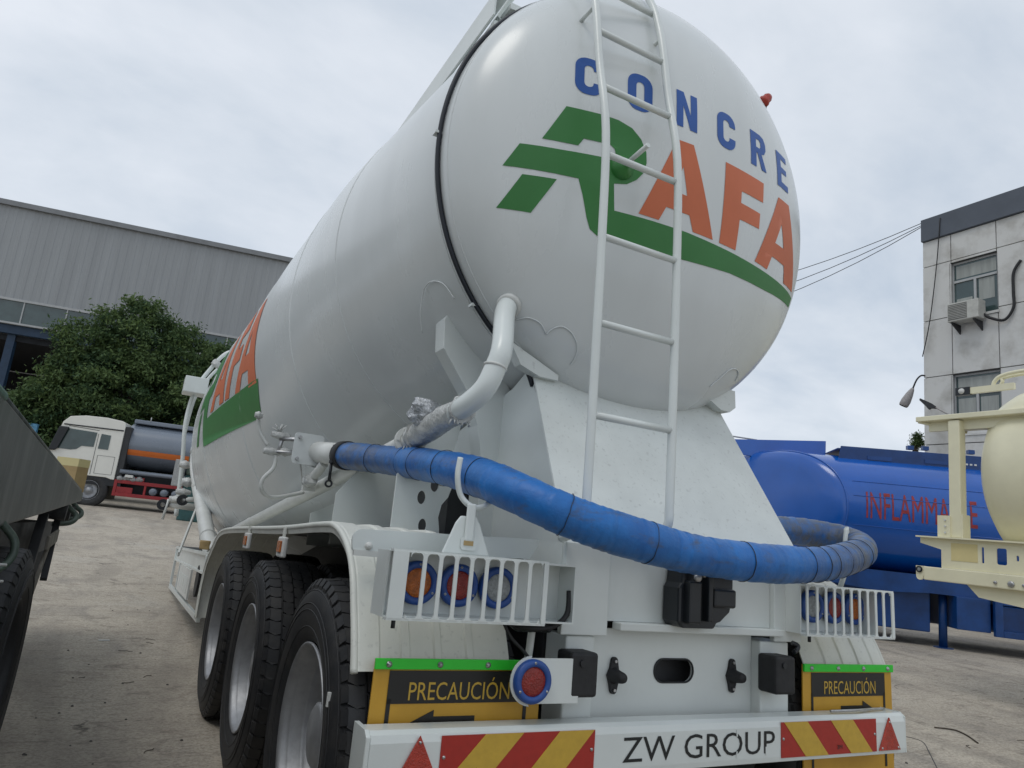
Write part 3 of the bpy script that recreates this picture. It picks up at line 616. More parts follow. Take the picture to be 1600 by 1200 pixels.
# mud flaps
def flap(x0, x1, mir):
    def X(t): return x0+(x1-x0)*(1-t if mir else t)
    f = MB().box(x0, x1, .118, .124, .36, .820).build('mud_flap', 'yellow', T)
    MB().box(X(.085) if not mir else X(.915), X(.915) if not mir else X(.085), .1155, .1165, .685, .785).build('header_print', 'flapblack', f)
    for t in (.085, .895):
        a, b = sorted((X(t), X(t+.022))); MB().box(a, b, .1155, .1165, .38, .70).build('border_print', 'flapblack', f)
    text_mesh('PRECAUCIÓN', x0+(x1-x0)*(.20 if not mir else .22), x0+(x1-x0)*(.80 if not mir else .80), .695, .765, xz(.1145), 0, 'lettering', 'boardyellow', f)
    c = (x0+x1)/2 + (-.04 if not mir else .04); s = -1 if not mir else 1
    ar = [(c+s*.13, .628), (c+s*.05, .665), (c+s*.05, .645), (c-s*.10, .645), (c-s*.10, .611), (c+s*.05, .611), (c+s*.05, .591)]
    MB().prism(ar, xz(.1155), (0, .001, 0)).build('arrow_print', 'flapblack', f)
    st = MB().box(x0-.002, x1+.002, .106, .117, .790, .823).build('green_strip', 'limegreen', T, bevel=.002)
    for k in range(4):
        xx = x0+(x1-x0)*(.07+.287*k); MB().lathe((xx, .106, .806), (0, -1, 0), [(0, .010), (.003, .010), (.004, .006), (.008, .005), (.009, .001)], 10).build('bolt', 'steel', st)
flap(-1.230, -.612, False); flap(.735, 1.345, True)
# wheels
def make_wheel():
    """wheel facing -X, hub at origin, outer face at x=0"""
    hub = MB().lathe((0, 0, 0), (1, 0, 0), [(.006, .300), (-.002, .3005), (-.004, .296), (.002, .289), (.010, .283), (.02, .281), (.030, .276), (.034, .272), (.070, .270), (.073, .265), (.085, .263), (.110, .262), (.113, .256), (.140, .252), (.15, .245), (.162, .232), (.165, .20), (.155, .15), (.15, .11), (.06, .105), (.05, .09), (.04, .001)], 64).build('wheel_rim', 'rim')
    pr = [(.012, .300), (.0, .315), (-.012, .345), (-.020, .39), (-.020, .42), (-.012, .455), (-.006, .47), (.004, .488), (.014, .500), (.022, .506), (.14, .509), (.258, .506), (.268, .500), (.29, .45), (.295, .39), (.28, .33), (.265, .30)]
    ty = MB().lathe((0, 0, 0), (1, 0, 0), pr, 72)
    for r_, x_ in ((.352, -.0135), (.43, -.019), (.475, -.0035), (.408, -.0205)): ty.tube([Vector((x_, r_*math.cos(2*PI*j/72), r_*math.sin(2*PI*j/72))) for j in range(72)], .0022, 5, closed=True)
    ty = ty.build('tyre', 'tyre', hub)
    tb = MB(); k = 52
    for row, (xa, xb, ph, dep) in enumerate(((.012, .062, 0, .012), (.070, .116, .5, .012), (.122, .166, .1, .012), (.172, .216, .6, .012), (.222, .270, .2, .012))):
        for j in range(k):
            a0 = 2*PI*(j+ph+.07)/k; a1 = 2*PI*(j+ph+.93)/k; am = 2*PI*(j+ph+.5)/k; sk = .15*2*PI/k
            pts = []
            r1 = .522 if 0 < row < 4 else .519
            for r in (.495, r1):
                for (x, a) in ((xa, a0), (xb, a0+sk), (xb, a1+sk), ((xa+xb)/2, a1+sk*.5+.02), (xa, a1)):
                    rr = r-.006 if (row == 0 and x == xa) or (row == 4 and x == xb) else r
                    pts.append(Vector((x, rr*math.cos(a), rr*math.sin(a))))
            tb.add(pts, [(5, 6, 7, 8, 9), (0, 1, 6, 5), (1, 2, 7, 6), (2, 3, 8, 7), (3, 4, 9, 8), (4, 0, 5, 9)])
    # shoulder lugs
    for j in range(k):
        a0 = 2*PI*(j+.15)/k; a1 = 2*PI*(j+.85)/k
        pts = [Vector((x, r*math.cos(a), r*math.sin(a))) for (x, r) in ((.013, .516), (-.001, .492), (-.001, .470), (.01, .470)) for a in (a0, a1)]
        tb.add(pts, [(0, 2, 3, 1), (2, 4, 5, 3), (4, 6, 7, 5), (0, 1, 7, 6), (0, 6, 4, 2), (1, 3, 5, 7)])
    tb.build('tread_blocks', 'tyre', hub, kind='stuff')
    for j in range(10):
        a = 2*PI*j/10; MB().cyl((.15, .14*math.cos(a), .14*math.sin(a)), (.12, .14*math.cos(a), .14*math.sin(a)), .012, 6).build('wheel_nut', 'steel', hub)
    return hub
w0 = make_wheel(); first = True
for side in (-1, 1):
    for y in (.70, 2.145, 3.59):
        for k in range(2):
            w = w0 if first else dup_tree(w0)
            first = False; w.parent = T
            if side < 0: w.scale = (1.107,)*3; w.location = (-1.296+k*.35, y, .452); w.rotation_euler = (.3*y+k, 0, 0)
            else: w.location = (1.38-k*.35, y, .452); w.rotation_euler = (y+.7*k, 0, PI)
    mb = MB()
for y in (.70, 2.145, 3.59): MB().tube([(-1.0, y, .452), (1.1, y, .452)], .075, 14).build('axle', 'darkmetal', T)
MB().box(-1.3235, -1.312, 0.272, 0.284, 0.645, 0.689).build('tyre_sticker', 'paper', T)
# discharge pipe from the head, wrapped valve, side pipe
pp_ = bez([headp(-.733, -.756, -.02), headp(-.733, -.756, .05)+Vector((-.004, 0, -.02)), (-.795, .305, 1.99), (-.82, .30, 1.90), (-.85, .32, 1.81), (-.885, .41, 1.748), (-.88, .55, 1.735)], 6)
dp = MB().tube(pp_, .045, 20).build('discharge_pipe', 'white', T)
c = headp(-.733, -.756, .0); MB().lathe(c, (pp_[4]-pp_[0]), [(-.01, .056), (.008, .056), (.012, .05), (.014, .044)], 20).build('pipe_collar', 'pipe', dp)
MB().lathe((-.82, .30, 1.905), (-.2, .0, -1), [(-.006, .0455), (-.003, .050), (.003, .050), (.006, .0455)], 20).build('pipe_collar', 'pipe', dp)
def crumple(path, r, name, m, parent, amp=.10, n=28, fr=18, sub=8):
    P = bez(path, sub); R0 = r if isinstance(r, list) else [r]*len(path)
    mb = MB(); rr = [float(np.interp(i/(len(P)-1), np.linspace(0, 1, len(R0)), R0)) for i in range(len(P))]
    mb.tube(P, rr, n)
    for i, v in enumerate(mb.v):
        q = Vector(v); c_ = min(P, key=lambda p: (p-q).length); d = q-c_
        if d.length > 1e-5: mb.v[i] = tuple(c_ + d*(1+amp*(noise.noise(q*fr)+.5*noise.noise(q*fr*2.3))))
    return mb.build(name, m, parent)
crumple([(-.875, .48, 1.738), (-.88, .60, 1.728), (-.872, .75, 1.715), (-.87, .90, 1.698), (-.87, 1.0, 1.68)], [.05, .054, .055, .060, .058, .05], 'wrapped_valve', 'plastic_wrap', dp, .10)
crumple([(-.885, .84, 1.72), (-.90, .83, 1.765), (-.91, .82, 1.81), (-.91, .82, 1.83)], [.04, .075, .07, .03], 'foil_cap', 'foil', dp, .38, 28, 22)
for c_, r_ in (((-.876, .46, 1.74), .058), ((-.872, .99, 1.683), .062)):
    crumple([Vector(c_)+Vector((0, -.012, 0)), Vector(c_)+Vector((0, .012, 0))], r_, 'wrap_band', 'plastic_wrap', dp, .16, 30, 60, 3)
    for k in range(9):
        q = Vector(c_)+Vector((-.045+.010*k, random.uniform(-.02, .02), -r_*.80)); MB().tube([q, q+Vector((random.uniform(-.01, .01), random.uniform(-.02, .02), -.022))], .0035, 5).build('film_shred', 'plastic_wrap', dp)
MB().tube(bez([(-.87, .98, 1.682), (-.875, 1.12, 1.662), (-.865, 1.27, 1.653)], 5), .044, 20).build('valve_tail', 'pipe', dp)
MB().lathe((-.87, 1.08, 1.668), (0, 1, -.15), [(-.012, .05), (-.012, .074), (.012, .074), (.012, .05)], 24, False).build('pipe_flange', 'pipe', dp)
for a in range(0, 360, 60): MB().cyl((-.87+.063*math.cos(math.radians(a)), 1.06, 1.67+.063*math.sin(math.radians(a))), (-.87+.063*math.cos(math.radians(a)), 1.10, 1.665+.063*math.sin(math.radians(a))), .007, 6).build('bolt', 'pipe', dp)
sp = MB().tube(bez([(-.865, 1.26, 1.655), (-.876, 1.365, 1.642), (-.93, 2.7, 1.482), (-.985, 3.85, 1.343), (-1.045, 4.95, 1.208), (-1.1, 5.98, 1.08), (-1.08, 6.3, 1.06), (-1.03, 6.45, 1.12)], 8), .044, 20).build('side_air_pipe', 'pipe', T)
MB().lathe((-1.026, 4.6, 1.25), (0, 1, -.09), [(-.006, .0445), (-.003, .048), (.003, .048), (.006, .0445)], 20).build('pipe_collar', 'pipe', sp)
MB().lathe((-.912, 2.2, 1.542), (0, 1, -.09), [(-.006, .0445), (-.003, .048), (.003, .048), (.006, .0445)], 20).build('pipe_collar', 'pipe', sp)
# hose coupling
cp = MB().tube([(-1.045, 2.30, 1.695), (-1.0, 1.80, 1.640)], .066, 28).build('hose_coupling', 'pipe', T)
MB().lathe((-1.043, 2.28, 1.693), (.09, -1, -.11), [(-.012, .05), (-.012, .098), (.010, .098), (.010, .05)], 32, False).build('pipe_flange', 'tank', cp)
MB().prism(rrect(-1.20, -1.02, 1.60, 1.79, .02), xz(2.24), (0, -.012, 0)).build('square_flange', 'tank', cp, bevel=.002)
for dx, dz in ((-1.17, 1.76), (-1.17, 1.63)): MB().cyl((dx, 2.23, dz), (dx, 2.20, dz), .011, 6).build('bolt', 'steel', cp)
cl = MB().lathe((-.992, 1.76, 1.636), (.09, -1, -.11), [(-.055, .070), (-.055, .080), (.03, .082), (.03, .074)], 32).build('rubber_clamp', 'rubber', cp)
MB().tube([(-1.055, 1.80, 1.69), (-1.06, 1.79, 1.60)], .010, 8).tube([(-1.06, 1.79, 1.60), (-1.06, 1.79, 1.49)], .0085, 8).build('clamp_lever', 'black', cl)
MB().tube([Vector((-1.06+.017*math.cos(2*PI*j/16), 1.79, 1.472+.017*math.sin(2*PI*j/16))) for j in range(16)], .006, 6, closed=True).build('lever_ring', 'black', cl)
MB().lathe((-1.06, 1.79, 1.593), (0, 0, 1), [(-.008, .001), (-.008, .016), (.008, .016), (.008, .001)], 10, False).build('lever_nut', 'black', cl)
MB().tube(bez([(-1.03, 2.1, 1.61), (-1.045, 2.2, 1.55), (-1.04, 2.45, 1.51), (-.98, 2.6, 1.50)], 5), .028, 12).build('branch_pipe', 'pipe', cp)
for yy in (2.3, 2.22): crumple([(-1.06, yy, 1.52), (-1.065, yy+.03, 1.50)], .036, 'wrap_band', 'plastic_wrap', cp, .15, 20, 50, 3)
# small valves tied with film
def valve_bundle(pts):
    for (c_, r_, l_) in pts: crumple([Vector(c_)-Vector((.5*l_, 0, 0)), Vector(c_), Vector(c_)+Vector((.5*l_, 0, 0))], [r_*.6, r_, r_*.5], 'wrapped_valve', 'plastic_wrap', T, .3, 16, 45, 4)
valve_bundle([((-1.24, 2.5, 1.79), .026, .12), ((-1.28, 2.5, 1.68), .026, .10), ((-1.19, 2.5, 1.69), .03, .08), ((-1.39, 2.52, 1.90), .026, .05)])
for k in range(8):
    q = Vector((-1.25, 2.49, 1.81)); MB().tube([q, q+Vector((random.uniform(-.07, .05), random.uniform(-.02, .02), random.uniform(.02, .06)))], .004, 5).build('film_shred', 'plastic_wrap', T)
MB().tube([(-1.22, 2.5, 1.81), (-1.24, 2.5, 1.66)], .012, 8).tube([(-1.3, 2.5, 1.68), (-1.08, 2.45, 1.69)], .012, 8).tube([(-1.24, 2.5, 1.77), (-1.1, 2.4, 1.77)], .014, 8).build('valve_stem', 'steel', T)
MB().tube(bez([(-1.385, 2.55, 1.88), (-1.36, 2.56, 1.80), (-1.30, 2.55, 1.72)], 5), .012, 8).build('thin_hose', 'pipe', T)
MB().tube(bez([(-1.25, 2.5, 1.66), (-1.25, 2.5, 1.58), (-1.30, 2.52, 1.50), (-1.29, 2.54, 1.43), (-1.20, 2.6, 1.40), (-1.0, 2.7, 1.46)], 6), .013, 8).build('thin_hose', 'pipe', T)
MB().tube([(-1.13, 2.3, 1.62), (-1.05, 2.5, 1.48)], .004, 6).build('guy_wire', 'steel', T); MB().box(-1.06, -.98, 2.45, 2.5, 1.46, 1.53).build('wire_clip', 'pipe', T)
# hose cradles on the trailer
hk = MB().prism([(-1.048, 1.165), (-.868, 1.165), (-.915, 1.27), (-.93, 1.295), (-.99, 1.295), (-1.008, 1.27)], xz(.10), (0, .012, 0)).build('cradle_bracket', 'white', T, bevel=.004)
MB().box(-.975, -.94, .088, .10, 1.21, 1.34).build('cradle_stem', 'white', hk, bevel=.006)
MB().prism(rrect(-.985, -.925, 1.180, 1.225, .012), xz(.094), (0, .004, 0)).build('stem_plate', 'white', hk); MB().box(-.975, -.94, .090, .0935, 1.196, 1.212).build('rust_mark', 'carton', hk)
CU = Vector((-.905, .19, 1.43))
MB().tube(bez([CU+Vector((-.095, -.05, .07)), CU+Vector((-.098, -.05, .0)), CU+Vector((-.075, -.045, -.065)), CU+Vector((-.03, -.06, -.10)), CU+Vector((.03, -.04, -.085)), CU+Vector((.075, .0, -.04)), CU+Vector((.095, .02, .03))], 6), .0105, 10).build('hose_cradle', 'white', hk)
MB().tube(bez([(1.05, .12, 1.44), (1.05, .13, 1.36), (1.09, .16, 1.30), (1.16, .2, 1.27), (1.24, .24, 1.29), (1.31, .3, 1.36), (1.32, .32, 1.47)], 6), .0105, 10).tube([(1.16, .2, 1.27), (1.1, .2, 1.16)], .012, 8).build('hose_cradle', 'white', T)
# top beacon
bc = MB().lathe((.775, .40, 3.84), (.55, -.3, .75), [(0, .001), (0, .035), (.02, .035), (.03, .028), (.05, .028), (.065, .02), (.07, .001)], 16).build('marker_lamp', 'trired', T, )
MB().box(-.03, .03, -.02, .02, -.06, .01, Matrix.Translation((.785, .42, 3.85))).build('lamp_base', 'black', bc, bevel=.004)
# side guard ahead of the wheels
def bar(a, b, w, h, name='guard_rail', par=None, m='white'):
    a = Vector(a); b = Vector(b); d = (b-a); L_ = d.length; q = d.to_track_quat('Y', 'Z').to_matrix().to_4x4()
    return MB().box(-w/2, w/2, 0, L_, -h/2, h/2, Matrix.Translation(a) @ q).build(name, m, par, bevel=.004)
G = bar((-1.25, 5.25, .925), (-1.25, 9.9, .835), .045, .035, 'side_guard', T)
bar((-1.25, 5.25, .74), (-1.25, 9.9, .655), .02, .025, 'guard_rail', G); MB().prism([(5.3, .915), (9.85, .83), (9.85, .66), (5.3, .745)], yz(-1.245), (.008, 0, 0)).build('guard_panel', 'white', G)
bar((-1.25, 5.25, .335), (-1.25, 9.9, .27), .035, .055, 'guard_rail', G)
bar((-1.25, 5.3, .34), (-1.25, 5.3, .92), .06, .05, 'guard_post', G); bar((-1.25, 9.85, .27), (-1.25, 9.85, .83), .035, .05, 'guard_post', G); bar((-1.25, 8.6, .28), (-1.25, 8.6, .68), .035, .04, 'guard_post', G)
pl_ = MB().prism([(6.6, .70), (8.3, .67), (8.3, .36), (6.6, .38)], yz(-1.275), (.02, 0, 0)).build('guard_plate', 'pipe', G)
for a in range(5): MB().box(-1.279, -1.274, 6.8+a*.28, 6.98+a*.28, .43, .60).build('embossed_mark', 'white', pl_, bevel=.002)
MB().lathe((-1.22, 6.1, .62), (-1, 0, 0), [(0, .001), (0, .16), (.03, .16), (.03, .001)], 20, False).build('spare_reel', 'rubber', G)
MB().box(-1.24, -.9, 5.3, 9.8, .845, .86).build('guard_shelf', 'darkmetal', G)
bar((-1.42, 6.8, .85), (-1.22, 7.9, 1.52), .02, .06, 'diagonal_brace', T, 'pipe')
crumple([(-1.25, 5.9, .95), (-1.25, 5.9, 1.04)], .05, 'wrapped_lamp', 'carton', T, .2, 16, 30, 4)
MB().lathe((-1.1, 5.7, .98), (0, -1, 0), [(0, .001), (0, .055), (.05, .055), (.05, .03), (.1, .03), (.1, .001)], 16, False).build('valve_handwheel', 'rubber', T)
# pipes and valves below the front hopper
fp = MB().tube(bez([(-1.12, 5.6, .88), (-1.14, 6.1, .92), (-1.16, 6.6, 1.05), (-1.20, 7.6, 1.42), (-1.24, 8.4, 1.72)], 6), .085, 18).build('hopper_pipe', 'pipe', T)
MB().lathe((-1.16, 6.65, 1.07), (-.04, 1, .37), [(-.01, .086), (-.006, .094), (.006, .094), (.01, .086)], 20).build('pipe_collar', 'pipe', fp)
MB().tube(bez([(-1.24, 8.2, 1.66), (-1.3, 8.6, 1.95), (-1.32, 8.8, 2.2)], 4), .07, 14).build('hopper_pipe', 'pipe', T)
valve_bundle([((-1.36, 8.6, 1.75), .07, .16), ((-1.42, 8.8, 2.0), .06, .16), ((-1.33, 8.7, 2.2), .055, .14), ((-1.45, 8.7, 1.5), .06, .2), ((-1.38, 8.8, 1.62), .05, .2)])
MB().tube([(-1.6, 8.8, 1.44), (-1.2, 8.6, 1.42)], .05, 12).tube([(-1.5, 8.6, 1.5), (-1.25, 8.4, 1.52)], .035, 12).tube([(-1.55, 8.7, 1.5), (-1.58, 8.7, 1.22)], .018, 8).build('valve_cluster', 'pipe', T)
for q in ((-1.61, 8.75, 1.42), (-1.39, 8.5, 1.50)): MB().lathe(q, (0, -1, 0), [(0, .03), (0, .075), (.06, .075), (.06, .03), (0, .03)], 16, False).build('valve_mouth', 'black', T)
# front handrail hoop and white lamp box
MB().tube(bez([(-1.335, 10.3, 1.30), (-1.397, 10.3, 2.17), (-1.46, 10.3, 2.79), (-1.413, 10.3, 3.33), (-1.239, 10.3, 3.745), (-1.07, 10.3, 4.02), (-.9, 10.3, 4.12)], 8), .032, 12).tube(bez([(-1.43, 10.6, 2.6), (-1.38, 10.6, 3.25), (-1.2, 10.6, 3.68), (-.98, 10.6, 3.98)], 8), .026, 12).build('front_hoop_rail', 'white', T)
crumple([(-1.2, 10.25, 3.78), (-1.15, 10.25, 3.86)], .075, 'wrapped_lamp', 'plastic_wrap', T, .25, 16, 25, 4)
MB().box(-1.60, -1.25, 10.0, 10.4, 3.24, 3.50).build('front_box', 'white', T, bevel=.01)
MB().box(-.9, -.7, 8.0, 8.3, .0, 1.3).box(.8, 1.0, 8.0, 8.3, .0, 1.3).build('landing_leg', 'white', T)

# ------------------------------------------------------------------ hose (own thing)
HP = [(-1.0, 1.82, 1.642), (-.985, 1.72, 1.632), (-.915, 1.3, 1.59), (-.870, .95, 1.553), (-.867, .56, 1.504), (-.862, .243, 1.450), (-.822, .05, 1.398), (-.752, -.06, 1.352), (-.65, -.103, 1.317), (-.504, -.128, 1.285), (-.354, -.15, 1.26), (-.173, -.153, 1.239), (.018, -.152, 1.231), (.24, -.14, 1.232), (.52, -.085, 1.245), (.78, .0, 1.268), (1.02, .09, 1.302), (1.22, .17, 1.338), (1.35, .27, 1.375), (1.375, .37, 1.405), (1.32, .46, 1.425), (1.2, .50, 1.432), (1.03, .51, 1.425), (.82, .52, 1.40), (.66, .54, 1.37)]
P = bez(HP, 26)
hr = []; hd_ = []; nxt = 0; cur = 0; k0 = 0; s_len = 0; wraps = []
step = (P[1]-P[0]).length
acc = 0; w_at = [0.0]
while w_at[-1] < 9: w_at.append(w_at[-1]+random.choice((.03, .05, .07, .10, .13))*random.uniform(.8, 1.2))
dist = [0]
for a, b in zip(P, P[1:]): dist.append(dist[-1]+(b-a).length)
import bisect
for i, dd_ in enumerate(dist):
    j = bisect.bisect(w_at, dd_)-1; t = (dd_-w_at[j])/(w_at[j+1]-w_at[j])
    r = .0718+.0030*(1-t)+.0016*math.sin(dd_*9)+.0008*random.random()
    if t < .05: r -= .0018
    hr.append(r)
nn_ = 40; vs = []; dirt = []
Tn = [(P[min(i+1, len(P)-1)]-P[max(i-1, 0)]).normalized() for i in range(len(P))]
u = Vector((0, 0, 1))
for i, p in enumerate(P):
    t = Tn[i]; u = (Vector((0, 0, 1))-t*t.z).normalized(); w = t.cross(u)
    for j in range(nn_):
        a = 2*PI*j/nn_; ii = max(0, min(len(P)-1, i+int(round(2.2*math.sin(a+.4)))))   # wraps run slightly askew
        nvec = math.cos(a)*u+math.sin(a)*w; q = p*1.0
        rr = hr[ii]*(1+.022*noise.noise((p+nvec*.08)*11)+.012*noise.noise((p+nvec*.08)*32))
        vs.append(q+nvec*rr)
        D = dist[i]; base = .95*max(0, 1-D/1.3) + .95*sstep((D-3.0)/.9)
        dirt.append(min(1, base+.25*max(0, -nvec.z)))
fs = [(i*nn_+j, i*nn_+(j+1) % nn_, (i+1)*nn_+(j+1) % nn_, (i+1)*nn_+j) for i in range(len(P)-1) for j in range(nn_)]
mb = MB(); mb.add(vs, fs, True); mb.f.append(tuple(range(nn_))); mb.sm.append(False)
hose = mb.build('delivery_hose', 'hose')
bt2 = [random.random() for _ in w_at]; bnd = []
for i in range(len(P)):
    for jj in range(nn_):
        a_ = 2*PI*jj/nn_; D_ = dist[i]+.012*math.sin(a_+.4); bnd.append(bt2[max(0, bisect.bisect(w_at, D_)-1)])
bnd += [0]*(len(hose.data.vertices)-len(bnd)); hose.data.attributes.new('band', 'FLOAT', 'POINT').data.foreach_set('value', bnd); hose.rotation_euler = TR.to_euler()
at = hose.data.attributes.new('dirt', 'FLOAT', 'POINT'); at.data.foreach_set('value', dirt)
tag(hose, 'thick blue tape-wrapped hose looped across the back of the white trailer', 'hose')
for d0 in (.42, .80, .95, 1.25, 1.6, 2.02, 2.35, 2.8, 3.2, 3.33, 3.45, 3.6, 3.75, 3.9):    # tape edges
    i = min(range(len(P)), key=lambda k: abs(dist[k]-d0)); t = Tn[i]; uu = (Vector((0, 0, 1))-t*t.z).normalized(); w = t.cross(uu); sk = random.uniform(-.02, .02)
    pts = [P[i]+(.0755+.0006*math.sin(3*a_))*(math.cos(a_)*uu+math.sin(a_)*w)+t*(sk*math.sin(a_)+.004*noise.noise(Vector((a_*2, d0, 0)))) for a_ in [2*PI*q/40 for q in range(40)]]
    MB().tube(pts, .0016, 4, closed=True).build('tape_edge', 'gasket', hose)

# ------------------------------------------------------------------ dark flatbed trailer on the left
LT = thing('flatbed_trailer', 'dark grey-green steel-sided trailer at the left edge, beside the white tanker', 'trailer', tilt=True)
MB().prism([(-2.6, 1.545), (.76, 1.562), (2.8, 1.507), (6.45, 1.415), (6.6, 1.40), (6.6, 1.325), (3.08, 1.171), (1.37, 1.10), (-2.6, .98)], yz(-2.46), (-.05, 0, 0)).build('side_sheet', 'tarp', LT, bevel=.012)
MB().prism([(-2.6, 1.53), (.76, 1.548), (2.8, 1.493), (6.55, 1.40), (6.55, 1.34), (-2.6, 1.34)], yz(-2.515), (-2.3, 0, 0)).build('load_bed', 'tarp', LT)
MB().tube([(-2.475, -2.4, 1.555), (-2.475, .5, 1.565), (-2.475, .82, 1.562)], .022, 10).build('green_cap_rail', 'greencap', LT)
MB().tube([(-2.475, .82, 1.562), (-2.475, 2.8, 1.509), (-2.475, 6.5, 1.418)], .016, 8).build('edge_bead', 'tarp', LT)
MB().box(-3.6, -2.62, -2.5, 6.0, .84, 1.10).build('bed_rail', 'darkmetal', LT); MB().box(-3.5, -2.64, -2.0, 3.4, .10, .838).build('under_frame', 'interior', LT); MB().box(-3.5, -2.66, 3.4, 6.3, .55, .838).build('under_frame', 'interior', LT)
hookpts = [(1.0, 1.07, .19), (1.52, 1.10, .15), (.75, .93, .15), (1.0, .86, .11), (5.2, 1.22, .10), (5.9, 1.25, .09)]
for y, z, s in hookpts:
    MB().tube(bez([(-2.50, y, z+.05), (-2.45, y+.02, z), (-2.41, y+.03, z-.35*s), (-2.405, y, z-.8*s), (-2.45, y-.04, z-1.15*s), (-2.56, y-.08, z-1.3*s)], 5), .016 if y < 4 else .022, 10).build('cable_hook', 'hookgreen', LT)
for y, z in ((1.32, .965), (1.15, .86), (1.33, .90)): MB().tube([(-2.47, y, z), (-2.40, y+.06, z-.005)], .006, 6).build('hook_pin', 'paper', LT)
MB().tube([(-2.58, 1.9, .86), (-2.5, 2.5, .865)], .012, 8).build('cross_tube', 'hookgreen', LT)
MB().box(-3.3, -2.60, 2.2, 2.9, .78, 1.12).box(-3.2, -2.68, 3.3, 3.7, .1, 1.12).build('suspension_box', 'darkmetal', LT)
bar((-2.53, 3.9, 1.16), (-2.53, 3.3, .20), .06, .07, 'landing_leg', LT, 'darkmetal')
bar((-2.50, 4.5, .98), (-2.50, 3.6, .38), .02, .09, 'leg_board', LT, 'wood'); bar((-2.49, 4.15, .96), (-2.49, 4.9, 1.0), .02, .10, 'leg_board', LT, 'wood'); bar((-2.52, 5.0, 1.15), (-2.50, 4.7, .66), .05, .05, 'leg_board', LT, 'darkmetal')
for y in (4.9, 5.4, 5.9):
    MB().tube([(-2.62, y, 1.20), (-2.46, y, 1.19)], .07, 12).build('axle_end', 'darkmetal', LT)
bmw = None
for y in (-.65, .78, 2.2):
    w = dup_tree(w0); w.parent = LT; w.scale = (1.107,)*3; w.location = (-2.40, y, .42); w.rotation_euler = (y, 0, PI); w.data = w.data.copy(); w.data.materials[0] = M['darkmetal']

# ------------------------------------------------------------------ distant grey tank lorry (faces left, parallel to picture)
hx, hy = math.sin(YAW), math.cos(YAW)
ANG = -YAW                                   # local +X = camera right on the ground
TK = thing('tank_lorry', 'lorry with white cab and grey orange-banded tank in front of the trees', 'lorry', (-3.35, 26.2, .44), ANG+math.radians(17))
# local x: to the picture's right, y: away, z: up ; front wheel contact at origin
def tkbox(*a, name, m, par=None, bevel=.01): return MB().box(*a).build(name, m, par or TK, bevel=bevel)
cabp = [(-1.42, .75), (-1.46, 1.35), (-1.44, 1.65), (-1.28, 2.35), (-1.20, 2.72), (-1.02, 2.93), (-.55, 3.02), (.1, 3.04), (.60, 2.99), (.70, 2.93), (.72, 2.8), (.72, .95), (.62, .95), (.45, 1.0), (-.35, 1.0), (-.52, .75)]
MB().prism(cabp, lambda a, b: Vector((a, -.05, b)), (0, 2.4, 0)).build('cab', 'cab', TK, bevel=.06)
w = MB().prism([(-1.30, 1.80), (-1.14, 2.52), (-.10, 2.48), (-.12, 1.98), (-.48, 1.97), (-.62, 1.84), (-.78, 1.80)], xz(-.065), (0, .01, 0)).build('side_window', 'glass', TK)
MB().prism([(-1.44, 1.7), (-1.25, 2.55), (-.95, 2.55), (-1.16, 1.8), (-1.24, 1.72)], xz(-.075), (0, -.10, 0)).build('wing_mirror', 'black', TK, bevel=.03)
MB().prism([(.04, 2.46), (.34, 2.44), (.34, 1.94), (.02, 1.94)], xz(-.065), (0, .01, 0)).build('side_window', 'glass', TK)
MB().tube([(-1.15, -.06, 2.64), (.70, -.06, 2.66)], .022, 6).build('roof_gutter', 'black', TK)
MB().tube([(-.05, -.052, 2.45), (-.05, -.052, 1.05)], .008, 6).tube([(-1.0, -.052, 2.60), (-.05, -.052, 2.56)], .008, 6).build('door_gap', 'black', TK)
MB().tube([(.06, -.052, 1.72), (.60, -.052, 1.72), (.60, -.052, 1.10), (.06, -.052, 1.10)], .007, 6, closed=True).build('locker_gap', 'black', TK)
tkbox(-.34, -.12, -.09, -.05, 1.26, 1.44, name='door_handle', m='black')
tkbox(.73, .92, .0, .9, .9, 2.82, name='cab_back_panel', m='darkmetal'); tkbox(.93, .97, .5, 1.0, .6, 2.6, name='exhaust_stack', m='interior')
tkbox(-.5, .95, .0, 2.3, .72, 1.02, name='step_panel', m='black')
for xw in (.0, 5.0, 6.3):
    w = dup_tree(w0); w.parent = TK; w.location = (xw, .0, .52); w.rotation_euler = (0, 0, PI/2+0)
    for ch in w.children_recursive: pass
    w.rotation_euler = (0, 0, PI/2)
tkh = MB().lathe((0, -.02, .52), (0, 1, 0), [(0, .001), (0, .07), (.1, .1), (.16, .26), (.0, .285)], 24).build('wheel_cover', 'rim', TK)
MB().lathe((0, 0, 0), (1, 0, 0), [(0, .84), (7.0, .84)], 40).lathe((0, 0, 0), (-1, 0, 0), [(0, .84), (.08, .74), (.12, .4), (.14, .001)], 40).build('tank', 'tankgrey', TK, loc=(.80, 1.2, 2.23)).scale = (1, 1.35, 1)
MB().box(.86, 8.2, .5, 1.9, 3.02, 3.17).build('tank_walkway', 'tankgrey', TK, bevel=.03)
MB().tube([(1.38, .5, 3.15), (1.38, .5, 3.30)], .02, 6).build('walkway_post', 'frame', TK)
mb = MB(); mb.add([Vector((x, 1.2-1.142*math.cos(a), 2.23+.845*math.sin(a))) for x in (.82, 8.2) for a in (-.44, -.32, -.20)], [(0, 1, 4, 3), (1, 2, 5, 4)]); mb.build('orange_band', 'bandorange', TK)
MB().tube([(.85, -.05, 1.27), (8.2, -.05, 1.29)], .075, 12).build('hose_tube', 'tankgrey', TK); tkbox(1.05, 1.30, -.14, -.06, 1.08, 1.17, name='tag_plate', m='paper')
tkbox(.9, 8.2, .3, 2.0, .5, 1.35, name='chassis', m='interior')
